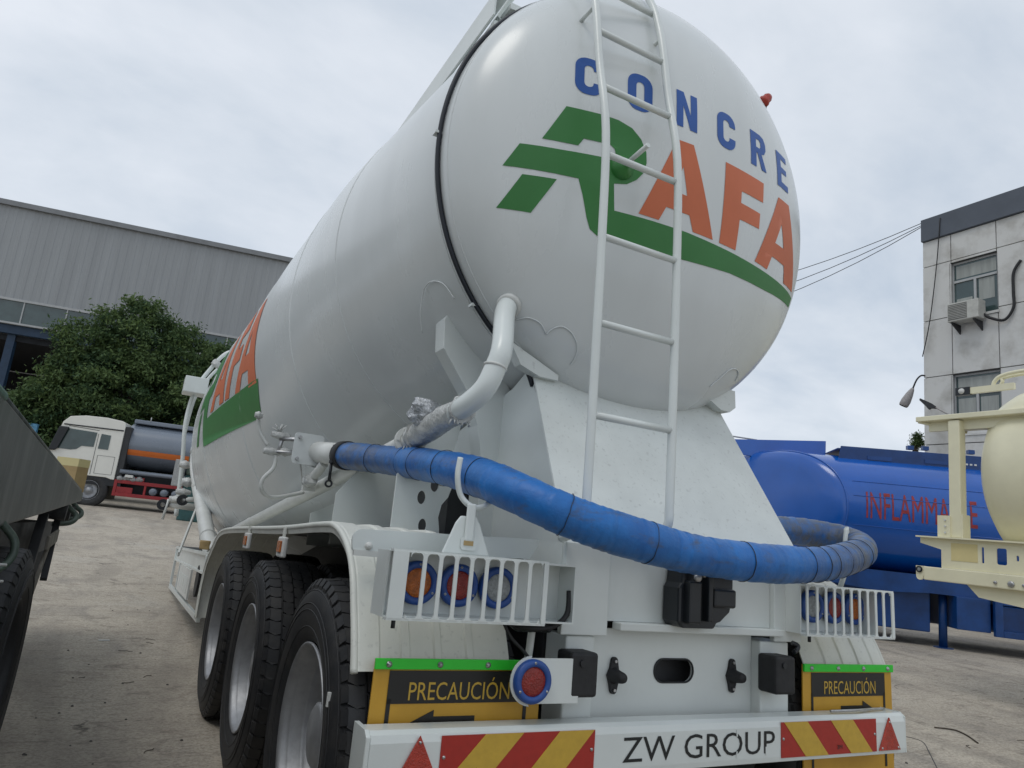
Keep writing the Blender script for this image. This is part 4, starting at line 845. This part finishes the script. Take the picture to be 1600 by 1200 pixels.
rf = MB().box(.74, .84, -.05, .05, .42, .98).box(4.0, 4.1, -.05, .05, .42, .98).box(.84, 4.0, -.06, .06, .86, .98).box(.84, 4.0, -.06, .06, .42, .54).box(1.70, 1.77, -.05, .05, .54, .86).box(.84, 1.35, -.03, .03, .54, .74).build('red_side_frame', 'redframe', TK, bevel=.01)
tkbox(1.35, 1.65, -.02, .05, .93, 1.12, name='red_bracket', m='redframe')
for k in range(3): MB().lathe((2.0+.36*k, -.02, .68), (0, -1, 0), [(-.3, .13), (0, .13), (.03, .11), (.04, .001)], 20).build('air_tank', 'tankgrey', TK)
for k in range(4):
    crumple([(.8+.2*k, 0, 1.0), (.9+.2*k, 0, 1.03+.04*(k % 2)), (1.0+.2*k, 0, 1.0)], [.06, .10, .05], 'rolled_film', 'bag', TK, .35, 14, 9, 3)
TEAL = tag(MB().prism([(-.9, 0), (-.9, 1.5), (.9, 1.55), (.9, 0)], xz(0), (0, 1.2, 0)).build('covered_crate', 'teal', None, bevel=.08, loc=(.15, 22.8, .30), rot=(0, 0, ANG)), 'dark teal covered crate behind the front of the white tanker', 'crate')
MB().box(-.85, .85, -.02, 1.22, 1.50, 2.15).build('mesh_cover', 'hookgreen', TEAL, bevel=.05)
MB().box(-1.15, -.85, -.25, -.05, 1.1, 1.95).build('wrapped_panel', 'bag', TEAL, bevel=.03)
cpos = TR @ Vector((-2.59, 6.30, 1.408))
CB = tag(MB().box(-.11, .11, -.10, .10, 0, .33).build('cardboard_box', 'carton', None, bevel=.004, loc=cpos, rot=(0, 0, ANG)), 'small brown cardboard box standing on the far end of the dark left trailer', 'box')
MB().box(-.111, .111, -.101, .101, .25, .33).build('box_lid', 'creampad', CB)

# ------------------------------------------------------------------ warehouse
WD = Vector((.984, -.179, 0)); WN = Vector((-.179, -.984, 0)); WB = Vector((-11.723, 45.167, 0))
WH = thing('warehouse', 'long grey clad warehouse with strip windows behind the trees', 'building', WB, math.atan2(WD.y, WD.x))
# local x along wall, -y toward camera
mb = MB(); xs_ = []; x = -30
while x < 22: xs_ += [(x, 0), (x+.16, -.0), (x+.20, -.02), (x+.34, -.02), (x+.38, 0)]; x += .42
mb.add([(a, b, z) for z in (10.75, 16.05) for a, b in xs_], [(i, i+1, len(xs_)+i+1, len(xs_)+i) for i in range(len(xs_)-1)]); mb.build('cladding', 'cladding', WH, fixn=False)
MB().box(-30, 22, -.22, .1, 16.03, 16.32).build('roof_trim', 'trim', WH); MB().box(-30, 22, -.08, .1, 10.62, 10.75).build('sill_trim', 'frame', WH)
MB().box(-30, 22, .2, 30, 10.7, 16.0).build('roof_volume', 'cladding', WH)
MB().box(-30, 22, -.12, .2, 8.75, 9.25).build('blue_beam', 'bluebeam', WH, bevel=.02)
MB().box(-30, 22, -.35, .2, 9.25, 9.35).build('canopy_edge', 'frame', WH)
for k in range(19):
    x = -19+2.15*k
    MB().box(x, x+2.09, .02, .05, 9.36, 10.62).build('window', 'glass', WH); MB().box(x-.06, x, -.04, .06, 9.36, 10.62).build('mullion', 'frame', WH)
for k in range(7): MB().box(-24+6.5*k, -23.6+6.5*k, .1, .5, 0, 8.75).build('column', 'bluebeam', WH)
MB().box(-30, 22, 14, 14.2, 0, 8.75).box(-30, 22, .2, 14, 8.4, 8.74).build('inner_wall', 'interior', WH)
for z in (6.1, 5.2, 4.3, 7.4):
    MB().tube([(-20, 6, z), (8, 6, z+.02)], .03, 6).build('inner_rail', 'carton' if z < 6 else 'frame', WH)
MB().tube([(17.6, -.3, 11.5), (17.6, -.3, 12.8)], .03, 6).box(17.3, 18.0, -.6, -.2, 11.2, 11.9).build('wall_floodlight', 'black', WH)

# ------------------------------------------------------------------ trees
def tree(name, loc, blobs, h, label, leaves=760, lsz=.18, seed=1, dens=1):
    rg = np.random.default_rng(seed); rd = random.Random(seed)
    t = thing(name, label, 'tree', loc)
    tb = MB(); tb.tube(bez([(0, 0, -.3), (.1, 0, h*.2), (-.1, .1, h*.42), (.1, 0, h*.62)], 4), [.24-.14*i/12 for i in range(13)], 10)
    for k in range(9):
        b = rd.choice(blobs); a = Vector((0, 0, h*rd.uniform(.2, .5))); q = Vector(b[:3]); m_ = (a+q)/2+Vector((rd.uniform(-.4, .4), rd.uniform(-.4, .4), -.3)); tb.tube(bez([a, m_, q], 4), [.09-.008*i for i in range(9)], 6)
    tb.build('trunk', 'bark', t)
    V = []; TI = []
    for (bx, by, bz, br) in blobs:
        ncl = int(34*br*br*dens)
        for c in range(ncl):
            d = rg.normal(size=3); d /= np.linalg.norm(d); rad = br*(.55+.5*rg.random()**.6); cc = np.array([bx, by, bz])+d*rad*np.array([1, .85, .8])
            if noise.noise(Vector(cc)*.9+Vector((seed, 0, 0))) < -.22 and d[2] > -.2: continue
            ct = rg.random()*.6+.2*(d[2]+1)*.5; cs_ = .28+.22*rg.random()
            nl = int(leaves/8*(cs_/.4))
            pc = rg.normal(size=(nl, 3))*cs_*np.array([1, 1, .7])*.55+cc
            dr = rg.normal(size=(nl, 3)); dr[:, 2] -= .3; dr /= np.linalg.norm(dr, axis=1)[:, None]
            up = rg.normal(size=(nl, 3)); up[:, 2] += .8; sd_ = np.cross(dr, up); sd_ /= np.linalg.norm(sd_, axis=1)[:, None]+1e-9
            L_ = lsz*(.6+.8*rg.random((nl, 1))); Wd = L_*.38
            V.append(np.stack([pc-dr*L_*.5, pc+sd_*Wd*.5, pc+dr*L_*.5, pc-sd_*Wd*.5], 1))
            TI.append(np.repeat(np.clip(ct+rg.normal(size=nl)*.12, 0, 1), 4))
    V = np.concatenate(V).reshape(-1, 3); TI = np.concatenate(TI); nq = len(V)//4
    me = bpy.data.meshes.new('crown'); me.vertices.add(len(V)); me.vertices.foreach_set('co', V.ravel())
    me.loops.add(nq*4); me.loops.foreach_set('vertex_index', np.arange(nq*4)); me.polygons.add(nq)
    me.polygons.foreach_set('loop_start', np.arange(nq)*4); me.polygons.foreach_set('loop_total', np.full(nq, 4)); me.update()
    a = me.attributes.new('tint', 'FLOAT', 'POINT'); a.data.foreach_set('value', TI.astype(np.float32))
    me.materials.append(M['leaf']); o = bpy.data.objects.new('crown', me); COL.objects.link(o); o.parent = t
    return t
tree('broadleaf_tree', (-2.9, 33.6, .6), [(0, 0, 6.6, 1.9), (-.7, 0, 8.3, .75), (.2, 0, 8.45, .8), (-1.4, 0, 7.6, .8), (1.6, .3, 7.9, .8), (.7, 0, 7.6, 1.2), (2.9, 0, 7.1, .7), (2.1, 0, 6.5, 1.4), (-2.2, 0, 6.4, 1.3), (-1.5, 0, 5.6, 1.6), (3.9, 0, 5.9, .6), (-.3, -.6, 4.4, 2.1), (2.3, -.3, 4.6, 2.0), (-2.4, 0, 3.9, 1.8), (0, 0, 2.6, 1.9), (2.4, 0, 2.6, 1.8)], 8, 'tallest bushy green tree rising behind the grey tank lorry', seed=3)
tree('broadleaf_tree', (-5.7, 33.8, .6), [(.5, 0, 4.3, 1.5), (1.0, 0, 5.6, 1.3), (-.7, 0, 3.2, 1.2), (.6, 0, 2.6, 1.5), (-1.5, 0, 2.2, .8), (1.6, 0, 6.2, .9)], 6, 'lower leafy tree at the far left in front of the warehouse opening', seed=5, dens=.8)
tree('broadleaf_tree', (1.2, 32.0, .6), [(0, 0, 5.6, 1.5), (-.6, 0, 6.7, .9), (-1, 0, 4.6, 1.6), (1.0, 0, 6.2, 1.2), (1.9, 0, 5.6, .9), (.5, 0, 4.0, 1.6), (-.8, 0, 2.8, 1.6), (1.8, 0, 4.3, 1.4), (.6, 0, 2.2, 1.4)], 6, 'right-hand tree, its crown touching the front of the white tank', seed=8)
hb_ = MB()
HG = tree('low_bush', (-5.6, 32.5, .6), [(0, 0, 1.2, 1.1), (1.6, 0, 1.3, 1.2), (-1.7, 0, 1.1, 1.1)], 1.5, 'low dark bush under the trees left of the white cab', seed=11)
bn = tag(MB().box(-.45, .45, -.05, .05, 0, .8).build('blue_sign_board', 'bandorange', None, loc=(-6.3, 32.6, 2.5), rot=(0, 0, ANG)), 'small blue board showing through the leaves above the dark left trailer', 'board')
bn.data.materials[0] = mat('sky_blue_board', (.10, .28, .45), .6); MB().box(-.04, .04, -.04, .04, -2.5, 0).build('sign_post', 'frame', bn)

# ------------------------------------------------------------------ right: building
BX = 16.236
B = thing('concrete_building', 'stained pale concrete building with dark parapet at the right edge', 'building', (BX, 9.31, 0), 0)
# local: y negative toward the picture's right, x away from the yard
zj = [0.2, 2.6, 4.6, 6.43, 8.02, 9.60, 10.36]        # joint heights
yj = [0, -.78, -1.93, -3.9, -5.6, -7.3, -9]
wins = [(-1.93, -.70, 7.93, 9.52), (-1.93, -.70, 4.95, 6.46)]
MB().box(.2, 9, -9, -.02, 0, 11.0).build('core_wall', 'joint', B)
for a_, b_, c_, d_ in ((-.74, -.02, 0, 10.36), (-9, -1.945, 0, 10.36), (-1.945, -.74, 0, 4.84), (-1.945, -.74, 6.43, 7.93), (-1.945, -.74, 9.53, 10.36)): MB().box(.056, .2, a_, b_, c_, d_).build('joint_backing', 'joint', B)
for i in range(len(zj)-1):
    for j in range(len(yj)-1):
        z0, z1, y1, y0 = zj[i]+.012, zj[i+1]-.012, yj[j]-.012, yj[j+1]+.012
        if j == 1:
            if i == 4: z1 = 8.0-.1+0; z0 = 8.03; z1 = 8.04; continue
            if i == 2: continue
            if i == 3: z1 = 7.87
        if i == 5 or True:
            MB().box(0, .055, y0, y1, z0, z1).build('wall_panel', 'concretewall', B)
# panels above / below the windows of the second bay
for z0, z1 in ((4.612, 4.93), (7.95, 8.0)): 
    if z1-z0 > .1: MB().box(0, .055, -1.918, -.792, z0, z1).build('wall_panel', 'concretewall', B)
MB().box(-.08, 9, -9, 0, 10.36, 11.02).build('parapet', 'parapet', B, bevel=.01)
def window(y0, y1, z0, z1, cur):
    f = MB()
    f.box(.09, .13, y0, y1, z0, z0+.05).box(.09, .13, y0, y1, z1-.05, z1).box(.09, .13, y0, y0+.05, z0+.05, z1-.05).box(.09, .13, y1-.05, y1, z0+.05, z1-.05)
    zt = z0+(z1-z0)*.66; f.box(.08, .13, y0+.05, y1-.05, zt-.03, zt+.03); ym = (y0+y1)/2; f.box(.08, .13, ym-.03, ym+.03, z0+.05, zt-.03)
    f = f.build('window', 'frame', B)
    for a, b, c_, d_ in ((y0+.05, ym-.03, z0+.05, zt-.03), (ym+.03, y1-.05, z0+.05, zt-.03), (y0+.05, y1-.05, zt+.03, z1-.05)): MB().box(.12, .125, a, b, c_, d_).build('pane', 'glass', f)
    for (a, b, c_, d_) in cur: MB().box(.117, .119, a, b, c_, d_).build('curtain', 'curtain', f)
    MB().box(-.03, .12, y0-.03, y1+.03, z0-.06, z0-.002).build('sill', 'concretewall', f)
window(-1.93, -.75, 7.94, 9.52, [(-1.85, -.85, 9.07, 9.42), (-1.25, -.85, 8.1, 8.5), (-1.8, -1.42, 8.35, 8.93)])
window(-1.93, -.75, 4.85, 6.42, [(-1.85, -.85, 5.98, 6.32), (-1.28, -.85, 4.95, 5.78), (-1.82, -1.40, 4.95, 5.78)])
for z0, z1 in ((7.94, 9.52), (4.85, 6.42)): MB().box(.0, .09, -.745, -.735, z0, z1).box(.0, .09, -1.945, -1.935, z0, z1).box(.0, .09, -1.935, -.745, z1+.002, z1+.01).build('window_reveal', 'joint', B)
MB().box(0, .055, -1.918, -.792, 9.535, 9.59).build('wall_panel', 'concretewall', B)
AC = thing('air_conditioner', 'small outdoor air conditioner mounted below the upper window', 'air conditioner', (BX, 8.05, 7.72))
MB().box(-.42, -.08, -.42, .36, 0, .50).build('casing', 'acwhite', AC, bevel=.02); MB().box(-.425, -.42, -.14, .33, .04, .46).build('grille', 'acdark', AC)
for a in range(9): MB().box(-.432, -.426, -.13, .32, .07+.043*a, .082+.043*a).build('grille_slat', 'acwhite', AC)
for y in (-.3, .25): MB().prism([(0, 0), (-.4, 0), (-.4, -.03), (0, -.25)], lambda a, b, y=y: Vector((a, y, b-.002)), (0, .03, 0)).build('bracket', 'darkmetal', AC)
hs = MB().tube(bez([(BX-.15, 7.65, 7.85), (BX-.12, 7.5, 7.72), (BX-.08, 7.2, 7.62), (BX-.06, 7.0, 7.9), (BX-.06, 6.99, 8.3), (BX-.06, 6.97, 8.8), (BX-.02, 6.82, 9.1)], 8), .035, 8).build('pipe_bundle', 'rubber'); tag(hs, 'black coolant hose curling up the wall right of the air conditioner', 'hose')
# street lamps
SLp = thing('street_lamp', 'older grey bulbous lamp head hanging left of the building corner', 'street lamp', (16.1, 9.5, 6.1))
LDR = Vector((0, .36, -.60)).normalized()
MB().lathe((0, .02, .06), LDR, [(0, .03), (.05, .055), (.20, .095), (.40, .125), (.52, .12), (.56, .08), (.57, .001)], 16).build('lamp_head', 'lampgrey', SLp)
MB().lathe(Vector((0, .02, .06))+LDR*.50, LDR, [(.0, .121), (.055, .105), (.06, .09), (.065, .001)], 16).build('lens', 'black', SLp)
MB().tube(bez([(0, .02, .06), (0, -.08, .27), (.02, -.19, .38), (.16, -.22, .40)], 6), .022, 8).build('arm', 'darkmetal', SLp)
SL2 = thing('street_lamp', 'flat dark LED lamp head in front of the building corner', 'street lamp', (15.6, 8.8, 5.54))
MB().prism([(-.26, .14), (-.24, .19), (.10, .02), (.19, -.05), (.19, -.11), (.05, -.09), (.0, -.12), (-.05, -.06)], lambda a, b: Vector((0, -a*.9, b)), (.14, .04, 0)).build('lamp_head', 'darkmetal', SL2)
MB().tube([(.07, -.15, -.08), (.3, -.48, -.34), (.64, -.6, -.5)], .02, 8).build('arm', 'lampgrey', SL2)
# wires
c0 = Vector((16.2, 9.33, 10.95))
for k, (dz, sag) in enumerate(((0, 1.4), (-.12, 1.75), (-.2, 2.1))):
    b_ = Vector((12.0, 26.0, 12.2+dz*2)); pts = [c0.lerp(b_, t/20)+Vector((0, 0, -sag*4*(t/20)*(1-t/20)+dz*.6)) for t in range(21)]
    tag(MB().tube(pts, .011, 5).build('overhead_wire', 'wire'), ('uppermost', 'middle', 'lowest')[k]+' of three overhead wires running from the building corner behind the tank', 'wire', 'overhead wires')
tag(MB().tube(bez([(16.14, 8.75, 10.9), (16.13, 8.85, 9.6), (16.12, 9.05, 8.0), (16.1, 9.25, 7.0)], 5), .014, 5).build('dangling_wire', 'wire'), 'thin wire hanging down the concrete building near its corner', 'wire')
tree('distant_tree', (19.35, 11.5, 4.6), [(0, 0, 2.0, .5), (.2, 0, 2.6, .3)], 2, 'tiny green tree top peeking between the blue tanker and the building', seed=20, dens=8, lsz=.2, leaves=200).scale = (.33, .33, .33)

# ------------------------------------------------------------------ right: blue tanker
BD = Vector((.80, -.60, 0)); BR = math.atan2(-.60, .80)
BT = thing('blue_tanker', 'glossy blue fuel tanker with red lettering behind the white trailer', 'tanker', (8.613, 7.487, .10), BR)
# local x along the axis (to the right), y away, z up
R1, zc = 1.02, 2.12
def bs(x, a, off=0):      # squarish ellipse section
    return Vector((x, -(1.22+off)*math.copysign(abs(math.sin(a))**.85, math.sin(a)), zc+(R1+off)*math.copysign(abs(math.cos(a))**.95, math.cos(a))))
mb = MB(); n = 72; xs_ = [-.12, -.04, 0, 3, 6, 9, 12]
vs = []
for x, q in zip([-.26, -.24, -.20, -.13, -.05, 0, .01, 3, 6, 9, 12], [.001, .5, .8, .95, .99, 1, 1, 1, 1, 1, 1]):
    for j in range(n): p = bs(x, 2*PI*j/n); vs.append(Vector((x-(.82*p.y*q if x < 1 else 0), p.y*q, zc+(p.z-zc)*q)))
mb.add(vs, [(i*n+j, i*n+(j+1) % n, (i+1)*n+(j+1) % n, (i+1)*n+j) for i in range(10) for j in range(n)], True)
bt_ = mb.build('tank', 'bluepaint', BT)
MB().tube([bs(0, 2*PI*j/n, .004)+Vector((-.82*bs(0, 2*PI*j/n).y, 0, 0)) for j in range(n)], .016, 6, closed=True).build('head_rim', 'bluepaint', bt_)
for a in (PI/2-.20, PI/2-.46, PI/2+.25): MB().tube([bs(1.1, a, .002), bs(12, a, .002)], .007, 5).build('tank_seam', 'bluepaint', bt_)
MB().tube([(.82*1.0-.13, -1.0, zc+.28), (.82*.5-.215, -.5, zc+.28), (-.24, 0, zc+.28), (-.82*.5-.215, .5, zc+.28), (-.82-.13, 1.0, zc+.28)], .009, 5).build('head_seam', 'frame', bt_)
def btx(x, z):
    t = max(-.999, min(.999, (z-zc)/R1)); a = math.acos(math.copysign(abs(t)**(1/.95), t)); return bs(x, a, .006)
text_mesh('INFLAMMABLE', 1.30, 3.02, 1.98, 2.42, None, 0, 'lettering', 'redspray', bt_, step=.12, weight=0, fn=btx)
MB().prism([(1.0, 2.95), (1.05, 3.26), (12, 3.34), (12, 2.98)], xz(-.62), (0, .03, 0)).build('rail_box', 'bluerail', BT, bevel=.01)
MB().box(1.0, 12, -.60, .62, 3.20, 3.22).build('top_deck', 'bluerail', BT)
MB().prism([(-1.4, 3.12), (-1.4, 3.30), (1.02, 3.46), (1.02, 2.95), (.2, 3.0)], xz(.25), (0, .04, 0)).build('end_board', 'bluepaint', BT, bevel=.008)
for k in range(6): MB().box(1.5+k*.95, 1.9+k*.95, -.632, -.622, 3.05+.02*(k % 2), 3.12+.02*(k % 2)).build('rail_slot', 'bluedark', BT)
for k in range(10): MB().box(2.62+k*.07, 2.66+k*.07, -.628, -.622, 3.10, 3.13).build('rail_print', 'paper', BT)
MB().tube([(-1.3, .6, 3.32), (-1.25, .6, 3.5), (-.2, .6, 3.42)], .015, 6).tube([(-.7, .6, 3.3), (-.7, .6, 3.47)], .012, 6).build('hand_rail', 'frame', BT)
for x, z in ((2.2, 3.33), (2.45, 3.34), (3.2, 3.34)): MB().box(x, x+.10, -.55, -.45, z-.02, z+.05).build('rail_fitting', 'bluedark', BT)
MB().box(.2, 12, -.95, .95, .95, 1.14).build('chassis_rail', 'bluedark', BT, bevel=.01)
MB().box(.3, 2.45, -.8, .9, .22, .94).build('side_locker', 'bluedark', BT, bevel=.02); MB().box(2.6, 12, .4, .9, .3, .94).build('rear_locker', 'bluedark', BT, bevel=.02); MB().prism([(-.2, 1.14), (12, 1.14), (12, .80), (2.4, .86), (1.6, .80), (.1, .92)], xz(-.97), (0, .02, 0)).build('chassis_skirt', 'bluedark', BT)
MB().tube([(2.66, -.75, -.02), (2.66, -.75, .95)], .065, 14).lathe((2.66, -.75, -.02), (0, 0, 1), [(0, .001), (0, .15), (.03, .15), (.03, .001)], 14, False).build('landing_leg', 'bluedark', BT)
fr = MB()
for (a, b) in ((3.28, 3.40), (5.0, 5.12)): fr.box(a, b, -1.15, -1.07, .30, .88)
fr.box(3.40, 5.0, -1.15, -1.07, .80, .88).box(3.40, 5.0, -1.15, -1.07, .30, .40).build('frame_rack', 'bluedark', BT, bevel=.008)
MB().box(2.75, 3.26, -1.05, .4, .34, .86).build('tool_box', 'bluedark', BT, bevel=.01); MB().box(3.45, 4.1, -1.0, -.4, .36, .78).build('tool_box', 'bluedark', BT, bevel=.01)

# ------------------------------------------------------------------ right: cream trailer
CT = thing('cream_trailer', 'cream coloured tanker trailer with overhead platform at the right edge', 'trailer', (6.08, 0, 0))
MB().box(0, .78, -2.5, 3.05, 3.03, 3.09).build('platform', 'cream', CT, bevel=.008); MB().box(.10, .14, -2.5, 2.95, 2.92, 3.03).box(.5, .54, -2.5, 2.5, 2.95, 3.03).build('platform_rib', 'cream', CT)
bar((.02, 3.03, 3.03), (.35, 2.65, 2.93), .02, .03, 'platform_stay', CT, 'cream')
MB().box(.02, .14, 2.55, 2.68, 1.69, 3.02).build('post', 'cream', CT, bevel=.01); MB().box(.0, .02, 2.66, 2.80, 1.69, 1.93).box(.02, .16, 2.53, 2.55, 1.60, 1.95).build('post_bracket', 'cream', CT)
for z in (1.74, 1.81, 1.88): MB().cyl((-.001, 2.71, z), (-.012, 2.71, z), .012, 8).build('bolt', 'pipe', CT)
MB().box(-.06, .40, -2.5, 3.02, 1.672, 1.688, ).build('top_flange', 'cream', CT)
MB().prism([[(3.0, 1.67), (3.0, 1.61), (2.76, 1.55), (2.76, 1.35), (-2.5, 1.35), (-2.5, 1.67)], rrect(2.08, 2.18, 1.44, 1.61, .02)[::-1], rrect(2.305, 2.33, 1.44, 1.61, .012)[::-1], rrect(1.965, 1.99, 1.49, 1.55, .012)[::-1]], yz(0), (.012, 0, 0)).build('web_plate', 'cream', CT)
MB().box(-.004, 0, 2.37, 2.65, 1.44, 1.63).build('masked_patch', 'creampad', CT); MB().box(-.004, 0, 1.65, 1.86, 1.38, 1.60).build('masked_patch', 'creampad', CT)
MB().box(-.05, .06, -2.5, 2.935, 1.20, 1.348).build('lower_beam', 'cream', CT, bevel=.01)
MB().prism([(2.93, 1.35), (3.03, 1.35)]+arc(2.985, 1.235, .042, 0, -180, 8)+[(2.93, 1.27)], yz(-.04), (.02, 0, 0)).build('beam_lug', 'cream', CT)
lz_ = MB().lathe((-.045, 2.985, 1.31), (-1, 0, 0), [(0, .036), (.012, .036), (.014, .024), (.008, .022)], 20).build('lug_lamp', 'black', CT); MB().lathe((-.053, 2.985, 1.31), (-1, 0, 0), [(0, .022), (.004, .015), (.005, .001)], 16).build('lens', 'clear', lz_)
for y, r in ((2.17, .018), (2.02, .034), (1.90, .018)): MB().lathe((-.052, y, 1.255), (-1, 0, 0), [(0, r), (.014, r*.9), (.016, r*.5), (.017, .001)], 8).build('beam_bolt', 'steel', CT)
MB().prism([(2.50, 1.20), (2.38, 1.08), (1.9, 1.03), (-2.5, .96), (-2.5, 1.20)], yz(.02), (.012, 0, 0)).build('lower_web', 'cream', CT)
mb = MB()
prof = [(0, .001), (.02, .3), (.06, .55), (.13, .78), (.23, .93), (.36, 1.0), (.48, 1.02), (5.5, 1.02)]
mb.lathe((.95, 2.54, 2.45), (0, -1, 0), prof, 64); mb.build('tank', 'cream', CT)
MB().prism([(2.28, 1.67), (2.24, 1.85), (2.05, 2.1), (1.5, 2.1), (1.5, 1.67)], yz(.35), (.02, 0, 0)).build('tank_gusset', 'cream', CT)
MB().box(.15, .5, 2.30, 2.42, 2.94, 3.0).build('platform_gusset', 'cream', CT)
MB().box(-.02, .02, 1.95, 2.50, 3.30, 3.37).build('lamp_arm', 'cream', CT); MB().box(-.03, .03, 2.40, 2.56, 3.29, 3.38).build('arm_lamp', 'black', CT, bevel=.004)
MB().lathe((-.03, 2.49, 3.335), (-1, 0, 0), [(0, .034), (.012, .03), (.016, .001)], 14).build('lens', 'paper', CT)
MB().tube(bez([(.1, 2.22, 3.36), (.1, 2.20, 3.44), (.1, 2.1, 3.50), (.1, 1.8, 3.52), (.1, 1.0, 3.52)], 5), .022, 8).tube(bez([(.25, 2.22, 3.36), (.25, 2.20, 3.46), (.25, 2.08, 3.52), (.25, 1.0, 3.54)], 5), .02, 8).build('hoop_rail', 'cream', CT)
for y in (-1.0, .3):
    w = dup_tree(w0); w.parent = CT; w.location = (.1, y, .52); w.rotation_euler = (y, 0, 0)

# ------------------------------------------------------------------ litter on the yard
def litter(kind, x, y, r, m, label):
    z = gh(x, y)
    if kind == 'twig':
        a = r; L_ = random.uniform(.04, .15); pts = [(x+L_*(t/4-.5)*math.cos(a)+.012*random.uniform(-1, 1), y+L_*(t/4-.5)*math.sin(a)+.012*random.uniform(-1, 1), z+.006) for t in range(5)]
        o = MB().tube(bez(pts, 3), .0025, 5).build('twig', m)
    elif kind == 'stone':
        q = random.uniform(.35, 1.1); o = MB().lathe((x, y, z), (0, 0, 1), [(-.005*q, .008*q), (.003*q, .010*q), (.008*q, .006*q), (.009*q, .001)], 7).build('stone', m)
    else:
        o = MB().box(-.05, .05, -.02, .02, 0, .004, Matrix.Translation((x, y, z+.003)) @ Matrix.Rotation(r, 4, 'Z')).build('paper_scrap', m)
    return tag(o, label, kind if kind != 'paper' else 'litter', {'twig': 'twigs scattered on the yard', 'stone': 'pebbles scattered on the yard', 'paper': 'paper scraps on the yard'}[kind])
rl = random.Random(4)
for k in range(12): litter('twig', rl.uniform(-2.25, -1.5), rl.uniform(1.6, 7.5), rl.uniform(0, PI), 'twig', 'dry twig lying on the concrete left of the white tanker')
for k in range(36): litter('stone', rl.uniform(-2.3, -1.45), rl.uniform(1.6, 8.5), 0, 'stone', 'dark pebble lying on the concrete left of the white tanker')
for k in range(9): litter('twig', rl.uniform(3.0, 8.0), rl.uniform(.5, 4.5), rl.uniform(0, PI), 'twig', 'dry twig lying on the concrete right of the white tanker')
for k in range(14): litter('stone', rl.uniform(2.8, 8.0), rl.uniform(.5, 4.5), 0, 'stone', 'dark pebble lying on the concrete right of the white tanker')
for x, y, lb in ((-1.98, 6.4, 'white paper scrap nearest the dark left trailer leg'), (-1.0, 15.5, 'white paper scrap on the open yard before the red frame'), (-1.1, 11.3, 'white paper scrap close to the tanker side guard')): litter('paper', x, y, .2, 'paper', lb)

tag(MB().tube(bez([(x, y, gh(x, y)+.008) for x, y in [(4.591, 1.942), (4.725, 1.854), (4.668, 1.712), (4.498, 1.523)]], 5), .006, 6).build('long_twig', 'twig'), 'long curved dark twig lying on the concrete right of the bumper end', 'twig')
tag(MB().tube(bez([(x, y, gh(x, y)) for x, y in [(3.944, 1.822), (3.972, 1.666), (3.714, 1.443), (3.312, 1.121)]], 5), .004, 5).build('slab_joint', 'joint'), kind='structure')
